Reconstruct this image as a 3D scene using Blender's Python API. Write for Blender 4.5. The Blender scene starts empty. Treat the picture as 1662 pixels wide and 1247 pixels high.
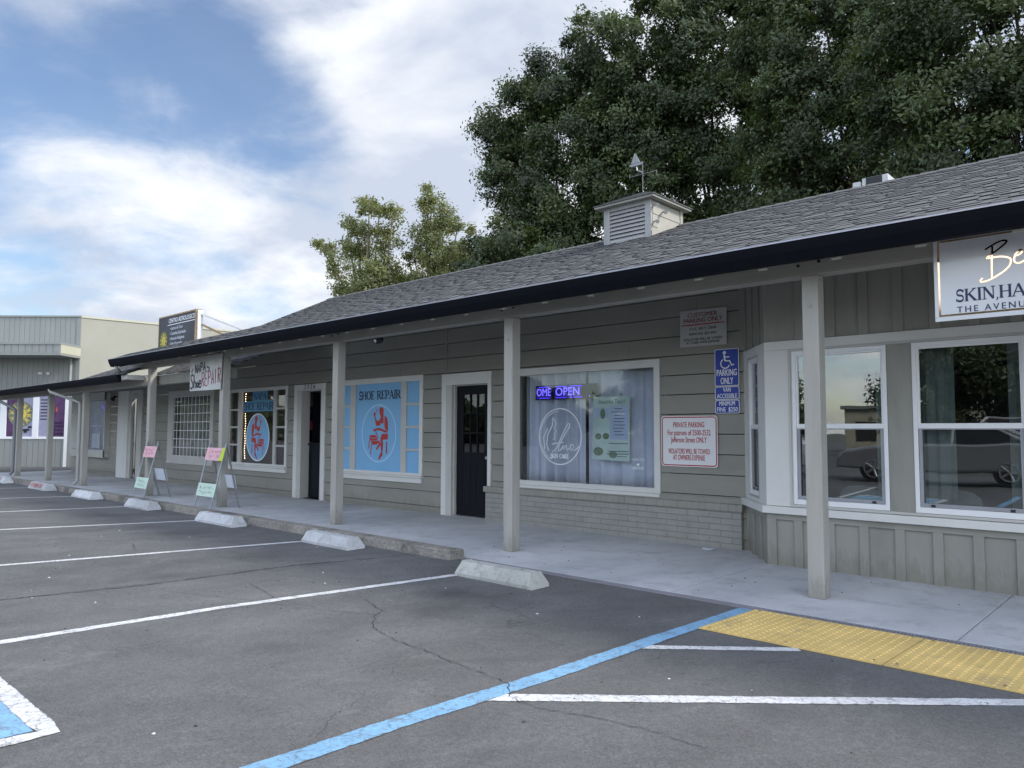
import bpy, bmesh, math, random
import numpy as np
from mathutils import Vector, Matrix
R=math.radians
C=bpy.context.scene.collection
SC=bpy.context.scene
random.seed(7)
rng=np.random.default_rng(11)

# ------------------------------------------------------------------ camera
cam=bpy.data.cameras.new('camera'); co=bpy.data.objects.new('camera',cam); C.objects.link(co)
YAW,PIT,ROL=R(42.9637),R(3.6729),R(0.2032)
fw=Vector((-math.sin(YAW)*math.cos(PIT),math.cos(YAW)*math.cos(PIT),math.sin(PIT)))
rt=Vector((math.cos(YAW),math.sin(YAW),0)); up=rt.cross(fw)
r2=rt*math.cos(ROL)+up*math.sin(ROL); u2=-rt*math.sin(ROL)+up*math.cos(ROL)
m=Matrix((r2,u2,-fw)).transposed().to_4x4(); m.translation=(0,0,1.4)
co.matrix_world=m
cam.sensor_width=36; cam.lens=1210.75/1662*36; cam.clip_end=1500; cam.clip_start=.05
SC.camera=co
SC.render.resolution_x=1024; SC.render.resolution_y=768
# ------------------------------------------------------------------ light
SUN_DIR=Vector((math.cos(R(32))*math.cos(R(38)),math.sin(R(32))*math.cos(R(38)),math.sin(R(38))))
sl=bpy.data.lights.new('sun','SUN'); so=bpy.data.objects.new('sun',sl); C.objects.link(so)
sl.energy=2.1; sl.angle=R(12); sl.color=(1,.94,.84)
so.rotation_euler=SUN_DIR.to_track_quat('Z','Y').to_euler()
SC.view_settings.view_transform='Standard'; SC.view_settings.look='None'
SC.view_settings.exposure=0.76; SC.view_settings.gamma=1
W=bpy.data.worlds.new('World'); SC.world=W; W.use_nodes=True
def world():
    nt=W.node_tree; N=nt.nodes; L=nt.links; N.clear()
    out=N.new('ShaderNodeOutputWorld'); bg=N.new('ShaderNodeBackground'); L.new(bg.outputs[0],out.inputs[0])
    bg.inputs[1].default_value=.11
    sky=N.new('ShaderNodeTexSky'); sky.sky_type='NISHITA'; sky.sun_disc=False
    sky.sun_elevation=R(38); sky.sun_rotation=R(90-32); sky.air_density=1.15; sky.dust_density=.6; sky.ozone_density=1.6
    tc=N.new('ShaderNodeTexCoord'); sep=N.new('ShaderNodeSeparateXYZ'); L.new(tc.outputs['Generated'],sep.inputs[0])
    def mth(op,a,b=None,c=None,clamp=False):
        n=N.new('ShaderNodeMath'); n.operation=op; n.use_clamp=clamp
        for i,v in enumerate((a,b,c)):
            if v is None: continue
            if isinstance(v,(int,float)): n.inputs[i].default_value=v
            else: L.new(v,n.inputs[i])
        return n.outputs[0]
    zz=mth('ADD',mth('MAXIMUM',sep.outputs[2],0.0),.22)
    cmb=N.new('ShaderNodeCombineXYZ'); L.new(mth('DIVIDE',sep.outputs[0],zz),cmb.inputs[0]); L.new(mth('DIVIDE',sep.outputs[1],zz),cmb.inputs[1])
    def noise(sc,det,ro,dist,off):
        mp=N.new('ShaderNodeMapping'); mp.inputs['Location'].default_value=off; L.new(cmb.outputs[0],mp.inputs[0])
        n=N.new('ShaderNodeTexNoise'); n.inputs['Scale'].default_value=sc; n.inputs['Detail'].default_value=det
        n.inputs['Roughness'].default_value=ro; n.inputs['Distortion'].default_value=dist
        L.new(mp.outputs[0],n.inputs[0]); return n.outputs[0]
    n1=noise(1.0,9,.56,.5,(3.1,1.7,0)); n2=noise(2.9,7,.6,.5,(7.3,2.2,0))
    d=mth('ADD',mth('SUBTRACT',mth('MULTIPLY',n1,1.5),.25),mth('SUBTRACT',mth('MULTIPLY',n2,.6),.30))
    def blob(px,py,rad,amt):
        v=Vector(((px-831)/1210.75,-(py-623.5)/1210.75,1)); v=(r2*v.x+u2*v.y+fw*v.z).normalized()
        vm=N.new('ShaderNodeVectorMath'); vm.operation='DOT_PRODUCT'; L.new(tc.outputs['Generated'],vm.inputs[0]); vm.inputs[1].default_value=v
        mr=N.new('ShaderNodeMapRange'); mr.interpolation_type='SMOOTHSTEP'
        mr.inputs[1].default_value=math.cos(rad/1210.75*1.0); mr.inputs[2].default_value=1; mr.inputs[3].default_value=0; mr.inputs[4].default_value=amt
        L.new(vm.outputs['Value'],mr.inputs[0]); return mr.outputs[0]
    for b in [(110,110,330,-.15),(430,190,130,-.07),(300,235,250,-.17),(60,250,200,-.13),(500,262,130,-.14),(620,200,150,-.12),(560,120,90,-.06),(690,240,100,-.06),(330,30,120,-.05),(20,50,110,.14),(200,60,120,.13),(150,310,120,.10),(330,330,90,.06),(80,230,80,.05),
              (560,340,220,.12),(130,400,260,.16),(350,430,280,.16),(40,500,130,-.05),(470,70,150,.10),(400,225,60,.06),(640,120,260,.06),(420,130,110,-.08),(840,230,330,.26),(700,60,200,.08),(130,470,110,-.07),(900,0,500,.2),(1300,50,600,.2)]:
        d=mth('ADD',d,blob(*b))
    mask=N.new('ShaderNodeMapRange'); mask.interpolation_type='SMOOTHSTEP'
    for i,v in zip((1,2,3,4),(.30,.72,0.06,1)): mask.inputs[i].default_value=v
    L.new(d,mask.inputs[0])
    # cloud colour: bright with soft grey-blue bellies
    n3=noise(1.9,6,.55,.3,(1.2,9.1,0))
    cr=N.new('ShaderNodeMix'); cr.data_type='RGBA'
    mr=N.new('ShaderNodeMapRange'); mr.inputs[1].default_value=.40; mr.inputs[2].default_value=.58; L.new(n3,mr.inputs[0]); L.new(mr.outputs[0],cr.inputs[0])
    cr.inputs[6].default_value=(3.4,3.8,4.55,1); cr.inputs[7].default_value=(5.5,5.65,5.95,1)
    mx=N.new('ShaderNodeMix'); mx.data_type='RGBA'; L.new(mask.outputs[0],mx.inputs[0])
    gm=N.new('ShaderNodeMix'); gm.data_type='RGBA'; gm.blend_type='MULTIPLY'; gm.inputs[0].default_value=1; L.new(sky.outputs[0],gm.inputs[6]); gm.inputs[7].default_value=(.74,.79,.88,1); L.new(gm.outputs[2],mx.inputs[6])
    pass; L.new(cr.outputs[2],mx.inputs[7])
    # unseen sky over the street side and overhead brightened as added fill light
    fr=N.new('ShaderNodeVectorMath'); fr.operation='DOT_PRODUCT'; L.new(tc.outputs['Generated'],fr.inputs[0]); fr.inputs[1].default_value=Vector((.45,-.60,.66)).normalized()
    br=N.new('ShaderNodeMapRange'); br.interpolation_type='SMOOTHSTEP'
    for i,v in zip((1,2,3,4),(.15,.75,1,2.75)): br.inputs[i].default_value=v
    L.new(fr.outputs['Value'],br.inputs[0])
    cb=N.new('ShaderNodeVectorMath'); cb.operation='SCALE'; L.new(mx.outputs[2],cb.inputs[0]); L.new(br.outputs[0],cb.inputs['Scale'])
    tn=N.new('ShaderNodeMapRange'); tn.interpolation_type='SMOOTHSTEP'
    for i,v in zip((1,2,3,4),(.15,.6,0,1)): tn.inputs[i].default_value=v
    L.new(fr.outputs['Value'],tn.inputs[0]); wm=N.new('ShaderNodeMix'); wm.data_type='RGBA'; L.new(tn.outputs[0],wm.inputs[0]); wm.inputs[6].default_value=(1,1,1,1); wm.inputs[7].default_value=(1.04,1.0,.94,1)
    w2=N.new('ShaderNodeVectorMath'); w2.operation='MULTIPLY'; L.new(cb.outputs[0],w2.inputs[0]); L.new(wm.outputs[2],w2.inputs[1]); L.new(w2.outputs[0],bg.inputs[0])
world()

# ------------------------------------------------------------------ materials
def nt_mat(name):
    m=bpy.data.materials.new(name); m.use_nodes=True; nt=m.node_tree
    return m,nt,nt.nodes,nt.links,nt.nodes['Principled BSDF']
def noise(N,L,co,sc,det=4,ro=.55,dist=0,stretch=None):
    n=N.new('ShaderNodeTexNoise'); n.inputs['Scale'].default_value=sc; n.inputs['Detail'].default_value=det
    n.inputs['Roughness'].default_value=ro; n.inputs['Distortion'].default_value=dist
    if stretch:
        mp=N.new('ShaderNodeMapping'); mp.inputs['Scale'].default_value=stretch; L.new(co,mp.inputs[0]); co=mp.outputs[0]
    L.new(co,n.inputs[0]); return n.outputs[0]
def rampf(N,L,v,a,b,lo,hi):
    n=N.new('ShaderNodeMapRange')
    for i,x in zip((1,2,3,4),(a,b,lo,hi)): n.inputs[i].default_value=x
    L.new(v,n.inputs[0]); return n.outputs[0]
def mixc(N,L,f,a,b,mode='MIX'):
    n=N.new('ShaderNodeMix'); n.data_type='RGBA'; n.blend_type=mode
    for i,x in ((0,f),(6,a),(7,b)):
        if isinstance(x,(int,float)): n.inputs[i].default_value=x
        elif isinstance(x,(tuple,list)): n.inputs[i].default_value=tuple(x)+((1,) if len(x)==3 else ())
        else: L.new(x,n.inputs[i])
    return n.outputs[2]
def bump(N,L,P,h,st,dist=.01):
    b=N.new('ShaderNodeBump'); b.inputs['Strength'].default_value=st; b.inputs['Distance'].default_value=dist
    L.new(h,b.inputs['Height']); L.new(b.outputs[0],P.inputs['Normal'])
def M(name,col,rough=.6,var=.12,sc=3,bs=80,bst=.15,metal=0,dirt=None,stretch=None,emit=None,spec=None,low=False):
    m,nt,N,L,P=nt_mat(name); tc=N.new('ShaderNodeTexCoord').outputs['Object']
    n=noise(N,L,tc,sc,6,.6,.3,stretch); f=rampf(N,L,n,.3,.7,1-var,1+var)
    c=mixc(N,L,1,col,f,'MULTIPLY')
    if dirt:
        d=noise(N,L,tc,dirt[1],6,.65,.5,stretch); c=mixc(N,L,rampf(N,L,d,dirt[2],dirt[2]+.15,0,dirt[3]),c,dirt[0])
    if low:
        sz=N.new('ShaderNodeSeparateXYZ'); L.new(tc,sz.inputs[0]); e=N.new('ShaderNodeMath'); e.operation='MULTIPLY_ADD'; L.new(noise(N,L,tc,9,6,.7,.6,(2,2,.5)),e.inputs[0]); e.inputs[1].default_value=-.7; L.new(sz.outputs[2],e.inputs[2])
        c=mixc(N,L,rampf(N,L,e.outputs[0],-.30,-.12,.45,0),c,(.15,.14,.11))
        c=mixc(N,L,rampf(N,L,noise(N,L,tc,26,5,.75,.3,(1,1,.3)),.68,.71,0,.8),c,(.16,.13,.10))
    L.new(c,P.inputs['Base Color']); P.inputs['Roughness'].default_value=rough; P.inputs['Metallic'].default_value=metal
    if spec is not None: P.inputs['Specular IOR Level'].default_value=spec
    if bst: bump(N,L,P,noise(N,L,tc,bs,4),bst,.004)
    if emit: P.inputs['Emission Color'].default_value=tuple(emit[0])+(1,); P.inputs['Emission Strength'].default_value=emit[1]
    return m
SIDING=M('sage_grey_siding_paint',(.272,.266,.236),.62,.1,2.5,60,.25,stretch=(.25,1,1),dirt=((.15,.15,.135),1.3,.54,.35),low=True)
SAGE2=M('sage_grey_board_paint',(.285,.280,.250),.6,.09,3,60,.2,stretch=(1,1,.25),dirt=((.15,.15,.13),2,.55,.35),low=True)
POST=M('weathered_post_paint',(.37,.36,.33),.6,.1,4,50,.25,stretch=(2,2,.25),dirt=((.17,.16,.13),5,.60,.5),low=True)
BEAM=M('aged_beam_paint',(.32,.31,.28),.65,.14,3,50,.25,stretch=(.3,1,1),dirt=((.2,.15,.10),2.5,.62,.45))
TRIM=M('pale_grey_trim_paint',(.50,.495,.47),.5,.06,3,80,.1)
TRIML=M('off_white_trim_paint',(.66,.66,.64),.5,.04,3,80,.08)
VINYL=M('white_vinyl_frame',(.80,.81,.83),.3,.02,3,80,.03)
BLACK=M('black_door_paint',(.005,.006,.009),.6,.1,4,90,.08,spec=.2)
NAVY=M('dark_door_paint',(.007,.009,.016),.6,.1,4,90,.08,spec=.2)
GUTTER=M('black_gutter_metal',(.004,.0045,.009),.7,.15,6,90,.05,spec=.12)
GLINE=M('gutter_lip_metal',(.35,.34,.38),.3,.05,6,90,.02,metal=.7)
FLASH=M('painted_flashing',(.45,.45,.46),.45,.05)
STEEL=M('galvanised_steel',(.42,.43,.45),.4,.1,10,90,.05,metal=.8)
PIPE=M('painted_downspout',(.34,.35,.33),.5,.08)
PIPEG=M('grey_downspout',(.20,.21,.22),.5,.08)
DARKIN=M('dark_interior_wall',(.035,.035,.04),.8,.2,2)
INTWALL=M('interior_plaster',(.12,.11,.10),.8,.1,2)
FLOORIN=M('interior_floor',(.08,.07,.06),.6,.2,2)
CURT=M('grey_white_curtain_fabric',(.62,.66,.74),.9,.05,12,200,.2)
SHEER=M('green_grey_sheer_fabric',(.27,.31,.30),.9,.06,12,200,.2)
WHITE=M('white_sign_face',(.74,.75,.77),.45,.03,4,80,.03)
SGREY=M('aged_aluminium_sign',(.44,.44,.43),.5,.06,4,80,.05)
SBLUE=M('handicap_sign_blue',(.012,.05,.36),.4,.04,4,80,.02)
SRED=M('sign_red',(.42,.015,.02),.5,.05,4,80,0)
MAROON=M('sign_maroon',(.20,.02,.02),.5,.05,4,80,0)
INK=M('black_ink',(.012,.012,.016),.5,.05,4,80,0)
NAVYINK=M('navy_ink',(.012,.03,.10),.5,.05,4,80,0)
VWHITE=M('white_vinyl_lettering',(.86,.88,.92),.5,.03,4,80,0)
SKYB=M('sky_blue_window_vinyl',(.20,.45,.72),.45,.03,2,80,0)
SKYL=M('pale_blue_vinyl_ring',(.40,.62,.86),.45,.03,2,80,0)
TEAL=M('teal_blue_vinyl',(.10,.32,.52),.45,.03,2,80,0)
REDV=M('red_vinyl_figure',(.46,.035,.025),.5,.05,2,80,0)
GOLD=M('mirror_gold',(.90,.62,.42),.06,.02,4,80,0,metal=1)
WOOD=M('raw_timber',(.33,.23,.13),.7,.2,8,60,.2,stretch=(1,1,.2))
GREENP=M('pale_green_poster',(.54,.67,.59),.5,.15,2.5,80,0)
PAPERB=M('pale_blue_poster_panel',(.50,.58,.72),.5,.08,3,80,0)
OLIVE=M('olive_poster_ink',(.17,.24,.14),.5,.3,20,80,0)
YELL=M('poster_sun_yellow',(.62,.50,.08),.5,.1,12,80,0)
PURP=M('poster_purple',(.075,.025,.095),.45,.5,3,80,0)
MAG=M('poster_magenta',(.12,.02,.075),.45,.4,3,80,0)
LILAC=M('poster_lilac',(.30,.30,.42),.45,.12,3,80,0)
PINK=M('fluorescent_pink_paper',(.72,.44,.50),.7,.08,5,80,.05)
PGREEN=M('pale_green_paper',(.55,.70,.60),.7,.06,5,80,.05)
PLIME=M('lime_paper',(.50,.68,.06),.7,.06,5,80,.05)
PWHITE=M('white_paper',(.62,.66,.74),.7,.05,5,80,.05)
BEIGE=M('beige_stucco_wall',(.33,.325,.275),.8,.04,1.5,40,.1)
BEIGEL=M('cream_fascia',(.47,.46,.36),.7,.04,1.5,40,.1)
GSIDE=M('grey_vertical_siding',(.25,.265,.255),.7,.07,2,40,.15,stretch=(1,1,.3))
BARK=M('tree_bark',(.07,.055,.04),.9,.3,6,30,.6)
BARKL=M('pale_tree_bark',(.20,.17,.13),.9,.3,6,30,.6)
LED=M('led_blue_glow',(.02,.01,.5),.5,0,4,80,0,emit=((.10,.05,1),1.0))
LEDW=M('led_core_glow',(.2,.2,.9),.5,0,4,80,0,emit=((.20,.15,1),.9))
LEDBG=M('led_panel_glow',(.01,.005,.1),.5,0,4,80,0,emit=((.03,.0,.9),.12))
BULB=M('warm_bulb',(.8,.6,.4),.5,0,4,80,0,emit=((1,.72,.42),7))
TUBE=M('ceiling_tube_glow',(.8,.8,.8),.5,0,4,80,0,emit=((1,.9,.75),1.6))
RUBBER=M('black_rubber',(.015,.015,.016),.7,.1)
def glass(name,ior=1.6,tint=(.93,.96,.95),rough=0):
    m,nt,N,L,P=nt_mat(name); out=[n for n in N if n.type=='OUTPUT_MATERIAL'][0]
    t=N.new('ShaderNodeBsdfTransparent'); t.inputs[0].default_value=tint+(1,)
    g=N.new('ShaderNodeBsdfGlossy'); g.inputs['Roughness'].default_value=rough
    tc=N.new('ShaderNodeTexCoord').outputs['Object']; b=N.new('ShaderNodeBump'); b.inputs['Strength'].default_value=.02; b.inputs['Distance'].default_value=.05
    L.new(noise(N,L,tc,1.6,2),b.inputs['Height']); L.new(b.outputs[0],g.inputs['Normal'])
    lw=N.new('ShaderNodeLayerWeight'); lw.inputs[0].default_value=.5; F0=((ior-1)/(ior+1))**2
    pw=N.new('ShaderNodeMath'); pw.operation='POWER'; L.new(lw.outputs['Facing'],pw.inputs[0]); pw.inputs[1].default_value=4
    mx=N.new('ShaderNodeMixShader'); L.new(rampf(N,L,pw.outputs[0],0,1,F0,1),mx.inputs[0]); L.new(t.outputs[0],mx.inputs[1]); L.new(g.outputs[0],mx.inputs[2]); L.new(mx.outputs[0],out.inputs[0])
    return m
GLASS=glass('clear_window_glass',1.7,(.93,.95,.98)); GLASSB=glass('double_glazed_window_glass',2.35,(.82,.86,.86))
def asphalt():
    m,nt,N,L,P=nt_mat('worn_asphalt'); tc=N.new('ShaderNodeTexCoord').outputs['Object']
    big=noise(N,L,tc,.35,5,.6,.4); mid=noise(N,L,tc,2.2,6,.65,.5,(1,.6,1)); fine=noise(N,L,tc,95,3,.7); sp=noise(N,L,tc,260,2,.6)
    c=mixc(N,L,rampf(N,L,big,.35,.65,0,1),(.090,.090,.091),(.121,.120,.119))
    c=mixc(N,L,1,c,rampf(N,L,mid,.3,.72,.78,1.2),'MULTIPLY')
    c=mixc(N,L,1,c,rampf(N,L,fine,.25,.75,.55,1.45),'MULTIPLY')
    ag=noise(N,L,tc,30,3,.7); c=mixc(N,L,1,c,rampf(N,L,ag,.3,.7,.84,1.16),'MULTIPLY')
    pt=noise(N,L,tc,1.3,7,.75,1.2,(1,.7,1)); c=mixc(N,L,rampf(N,L,pt,.60,.70,0,.5),c,(.20,.195,.19))
    c=mixc(N,L,rampf(N,L,sp,.66,.74,0,.7),c,(.32,.31,.30))
    c=mixc(N,L,rampf(N,L,sp,.30,.24,0,.5),c,(.03,.03,.033))
    # oil and tyre marks
    oil=noise(N,L,tc,.9,4,.6,.8,(1,.5,1)); c=mixc(N,L,rampf(N,L,oil,.60,.72,0,.5),c,(.055,.053,.052))
    sx_=N.new('ShaderNodeSeparateXYZ'); L.new(tc,sx_.inputs[0]); nn=noise(N,L,tc,5,5,.7)
    for (ox,oy,rx,st) in ((-4.75,4.35,.34,.75),(-4.35,3.85,.40,.6),(-7.6,4.1,.5,.5),(-10.1,4.3,.55,.5),(-13.2,4.4,.6,.5),(-4.2,2.4,.22,.35),(-7.0,2.9,.3,.35),(-1.6,3.6,.25,.3)):
        vd=N.new('ShaderNodeVectorMath'); vd.operation='DISTANCE'; zc=N.new('ShaderNodeCombineXYZ'); L.new(sx_.outputs[0],zc.inputs[0]); L.new(sx_.outputs[1],zc.inputs[1]); L.new(zc.outputs[0],vd.inputs[0]); vd.inputs[1].default_value=(ox,oy,0)
        ad=N.new('ShaderNodeMath'); ad.operation='MULTIPLY_ADD'; L.new(nn,ad.inputs[0]); ad.inputs[1].default_value=rx*1.6; L.new(vd.outputs['Value'],ad.inputs[2])
        c=mixc(N,L,rampf(N,L,ad.outputs[0],rx*1.0,rx*1.75,st,0),c,(.045,.044,.044))
    # fine hairline cracks in patches
    wn=noise(N,L,tc,1.6,4,.6); cm=N.new('ShaderNodeVectorMath'); cm.operation='ADD'; L.new(tc,cm.inputs[0]); 
    sc=N.new('ShaderNodeVectorMath'); sc.operation='SCALE'; sc.inputs['Scale'].default_value=.5
    nc=N.new('ShaderNodeTexNoise'); nc.inputs['Scale'].default_value=2.2; nc.inputs['Detail'].default_value=5; L.new(tc,nc.inputs[0]); L.new(nc.outputs['Color'],sc.inputs[0]); L.new(sc.outputs[0],cm.inputs[1])
    v=N.new('ShaderNodeTexVoronoi'); v.feature='DISTANCE_TO_EDGE'; v.inputs['Scale'].default_value=.85; L.new(cm.outputs[0],v.inputs['Vector'])
    crack=rampf(N,L,v.outputs['Distance'],.0,.0045,1,0)
    ma=N.new('ShaderNodeMath'); ma.operation='MULTIPLY'; L.new(crack,ma.inputs[0]); L.new(rampf(N,L,wn,.46,.60,0,.8),ma.inputs[1])
    c=mixc(N,L,ma.outputs[0],c,(.03,.03,.032))
    L.new(c,P.inputs['Base Color']); P.inputs['Roughness'].default_value=.85
    bump(N,L,P,fine,.5,.006); return m
ASPH=asphalt()
def concrete(name,a,b,stain=.3,bst=.25,agg=False):
    m,nt,N,L,P=nt_mat(name); tc=N.new('ShaderNodeTexCoord').outputs['Object']
    c=mixc(N,L,rampf(N,L,noise(N,L,tc,.8,6,.6,.5,(1,.6,1)),.35,.65,0,1),a,b)
    c=mixc(N,L,rampf(N,L,noise(N,L,tc,2.6 if not name.endswith('stop') else 9,7,.75,.25),.50,.66,0,stain),c,tuple(x*.55 for x in a))
    c=mixc(N,L,1,c,rampf(N,L,noise(N,L,tc,60,3,.6),.3,.7,.92,1.07),'MULTIPLY')
    sp=noise(N,L,tc,34,2,.5); c=mixc(N,L,rampf(N,L,sp,.72,.76,0,.5),c,tuple(x*.35 for x in a))
    if agg:
        v=N.new('ShaderNodeTexVoronoi'); v.inputs['Scale'].default_value=62; L.new(tc,v.inputs['Vector'])
        s=N.new('ShaderNodeSeparateColor'); L.new(v.outputs['Color'],s.inputs[0]); c=mixc(N,L,1,c,rampf(N,L,s.outputs[0],0,1,.72,1.25),'MULTIPLY')
        c=mixc(N,L,rampf(N,L,noise(N,L,tc,1.7,5,.7,.4),.48,.62,0,.7),c,(.045,.042,.04))
    L.new(c,P.inputs['Base Color']); P.inputs['Roughness'].default_value=.82
    bump(N,L,P,noise(N,L,tc,70,4),bst,.004); return m
CONC=concrete('walkway_concrete',(.37,.385,.405),(.53,.54,.56),.42)
KERB=concrete('exposed_aggregate_kerb',(.22,.205,.18),(.32,.30,.265),.5,.5,True)
STOPC=concrete('painted_concrete_stop',(.40,.41,.42),(.62,.64,.66),.5,.5)
STOPC2=concrete('bare_concrete_stop',(.30,.31,.285),(.46,.46,.43),.55,.5)
TRENCH=concrete('trench_edge_concrete',(.20,.19,.21),(.26,.25,.28))
def paint_mark(name,col):
    m,nt,N,L,P=nt_mat(name); tc=N.new('ShaderNodeTexCoord').outputs['Object']
    c=mixc(N,L,1,col,rampf(N,L,noise(N,L,tc,5,5,.6),.3,.7,.85,1.1),'MULTIPLY')
    w=noise(N,L,tc,38,5,.75); c=mixc(N,L,rampf(N,L,w,.52,.66,0,.75),c,(.12,.12,.12))
    w2=noise(N,L,tc,7,6,.75,.4); c=mixc(N,L,rampf(N,L,w2,.55,.66,0,.55),c,(.13,.13,.13))
    nc=N.new('ShaderNodeTexNoise'); nc.inputs['Scale'].default_value=9; nc.inputs['Detail'].default_value=4; L.new(tc,nc.inputs[0])
    sc=N.new('ShaderNodeVectorMath'); sc.operation='SCALE'; sc.inputs['Scale'].default_value=.12; L.new(nc.outputs['Color'],sc.inputs[0])
    cm=N.new('ShaderNodeVectorMath'); cm.operation='ADD'; L.new(tc,cm.inputs[0]); L.new(sc.outputs[0],cm.inputs[1])
    v=N.new('ShaderNodeTexVoronoi'); v.feature='DISTANCE_TO_EDGE'; v.inputs['Scale'].default_value=6; L.new(cm.outputs[0],v.inputs['Vector'])
    c=mixc(N,L,rampf(N,L,v.outputs['Distance'],0,.016,.65,0),c,(.07,.07,.07))
    uv=N.new('ShaderNodeTexCoord').outputs['UV']; su=N.new('ShaderNodeSeparateXYZ'); L.new(uv,su.inputs[0]); e=N.new('ShaderNodeMath'); e.operation='MULTIPLY_ADD'; L.new(noise(N,L,tc,22,5,.7),e.inputs[0]); e.inputs[1].default_value=.55; L.new(su.outputs[1],e.inputs[2])
    c=mixc(N,L,rampf(N,L,e.outputs[0],.66,.72,0,.9),c,(.115,.114,.113))
    L.new(c,P.inputs['Base Color']); P.inputs['Roughness'].default_value=.7; bump(N,L,P,w,.4,.003); return m
PWH=paint_mark('worn_white_road_paint',(.62,.62,.63)); PBL=paint_mark('worn_blue_road_paint',(.20,.39,.58))
YELLOW=M('yellow_tactile_plastic',(.68,.48,.17),.75,.14,2.2,120,.25,dirt=((.30,.25,.15),4,.54,.45))
def shingles():
    m,nt,N,L,P=nt_mat('grey_asphalt_shingles'); tc=N.new('ShaderNodeTexCoord').outputs['UV']
    b=N.new('ShaderNodeTexBrick'); b.offset=.37; b.squash=1; L.new(tc,b.inputs[0])
    b.inputs['Scale'].default_value=1; b.inputs['Brick Width'].default_value=.21; b.inputs['Row Height'].default_value=.135; b.inputs['Mortar Size'].default_value=0.0
    b.inputs['Color1'].default_value=(.098,.099,.101,1); b.inputs['Color2'].default_value=(.120,.121,.123,1); b.inputs['Mortar'].default_value=(.03,.03,.035,1)
    c=mixc(N,L,1,b.outputs[0],rampf(N,L,noise(N,L,tc,1.1,5,.6),.3,.7,.88,1.1),'MULTIPLY')
    c=mixc(N,L,1,c,rampf(N,L,noise(N,L,tc,150,2,.7),.25,.75,.8,1.2),'MULTIPLY')
    sp=N.new('ShaderNodeSeparateXYZ'); L.new(tc,sp.inputs[0]); c=mixc(N,L,rampf(N,L,sp.outputs[1],-4,-5,0,1),c,(.012,.012,.016))  # near-black cut edges, also painting in the shadow line under each tab
    L.new(c,P.inputs['Base Color']); P.inputs['Roughness'].default_value=.9; bump(N,L,P,noise(N,L,tc,150,2,.7),.4,.004); return m
SHING=shingles()
def brick():
    m,nt,N,L,P=nt_mat('painted_brick'); tc=N.new('ShaderNodeTexCoord').outputs['UV']
    b=N.new('ShaderNodeTexBrick'); b.offset=.5; L.new(tc,b.inputs[0])
    for k,v in (('Scale',1),('Brick Width',.30),('Row Height',.074),('Mortar Size',.006),('Mortar Smooth',.6)): b.inputs[k].default_value=v
    b.inputs['Color1'].default_value=(.275,.277,.255,1); b.inputs['Color2'].default_value=(.297,.298,.275,1); b.inputs['Mortar'].default_value=(.225,.226,.21,1)
    c=mixc(N,L,1,b.outputs[0],rampf(N,L,noise(N,L,tc,6,5,.6),.3,.7,.9,1.1),'MULTIPLY')
    L.new(c,P.inputs['Base Color']); P.inputs['Roughness'].default_value=.7
    h=N.new('ShaderNodeMath'); h.operation='SUBTRACT'; h.inputs[0].default_value=1; L.new(b.outputs['Fac'],h.inputs[1])
    ad=N.new('ShaderNodeMath'); ad.operation='MULTIPLY_ADD'; L.new(noise(N,L,tc,40,4,.6),ad.inputs[0]); ad.inputs[1].default_value=.35; L.new(h.outputs[0],ad.inputs[2])
    bump(N,L,P,ad.outputs[0],.7,.008); return m
BRICK=brick()
def leafmat(name,a,b,trans=.25):
    m,nt,N,L,P=nt_mat(name); out=[n for n in N if n.type=='OUTPUT_MATERIAL'][0]
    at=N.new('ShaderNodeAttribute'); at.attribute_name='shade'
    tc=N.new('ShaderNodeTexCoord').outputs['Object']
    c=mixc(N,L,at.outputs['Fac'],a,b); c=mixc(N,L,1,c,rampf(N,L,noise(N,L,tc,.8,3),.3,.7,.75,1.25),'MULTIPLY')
    L.new(c,P.inputs['Base Color']); P.inputs['Roughness'].default_value=.5
    t=N.new('ShaderNodeBsdfTranslucent'); L.new(mixc(N,L,1,c,(1.5,1.6,.6),'MULTIPLY'),t.inputs[0])
    mx=N.new('ShaderNodeMixShader'); mx.inputs[0].default_value=trans
    L.new(P.outputs[0],mx.inputs[1]); L.new(t.outputs[0],mx.inputs[2]); L.new(mx.outputs[0],out.inputs[0]); return m
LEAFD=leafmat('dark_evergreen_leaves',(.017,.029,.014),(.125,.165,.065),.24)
LEAFO=leafmat('olive_eucalyptus_leaves',(.105,.125,.055),(.26,.265,.115),.35)

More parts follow.
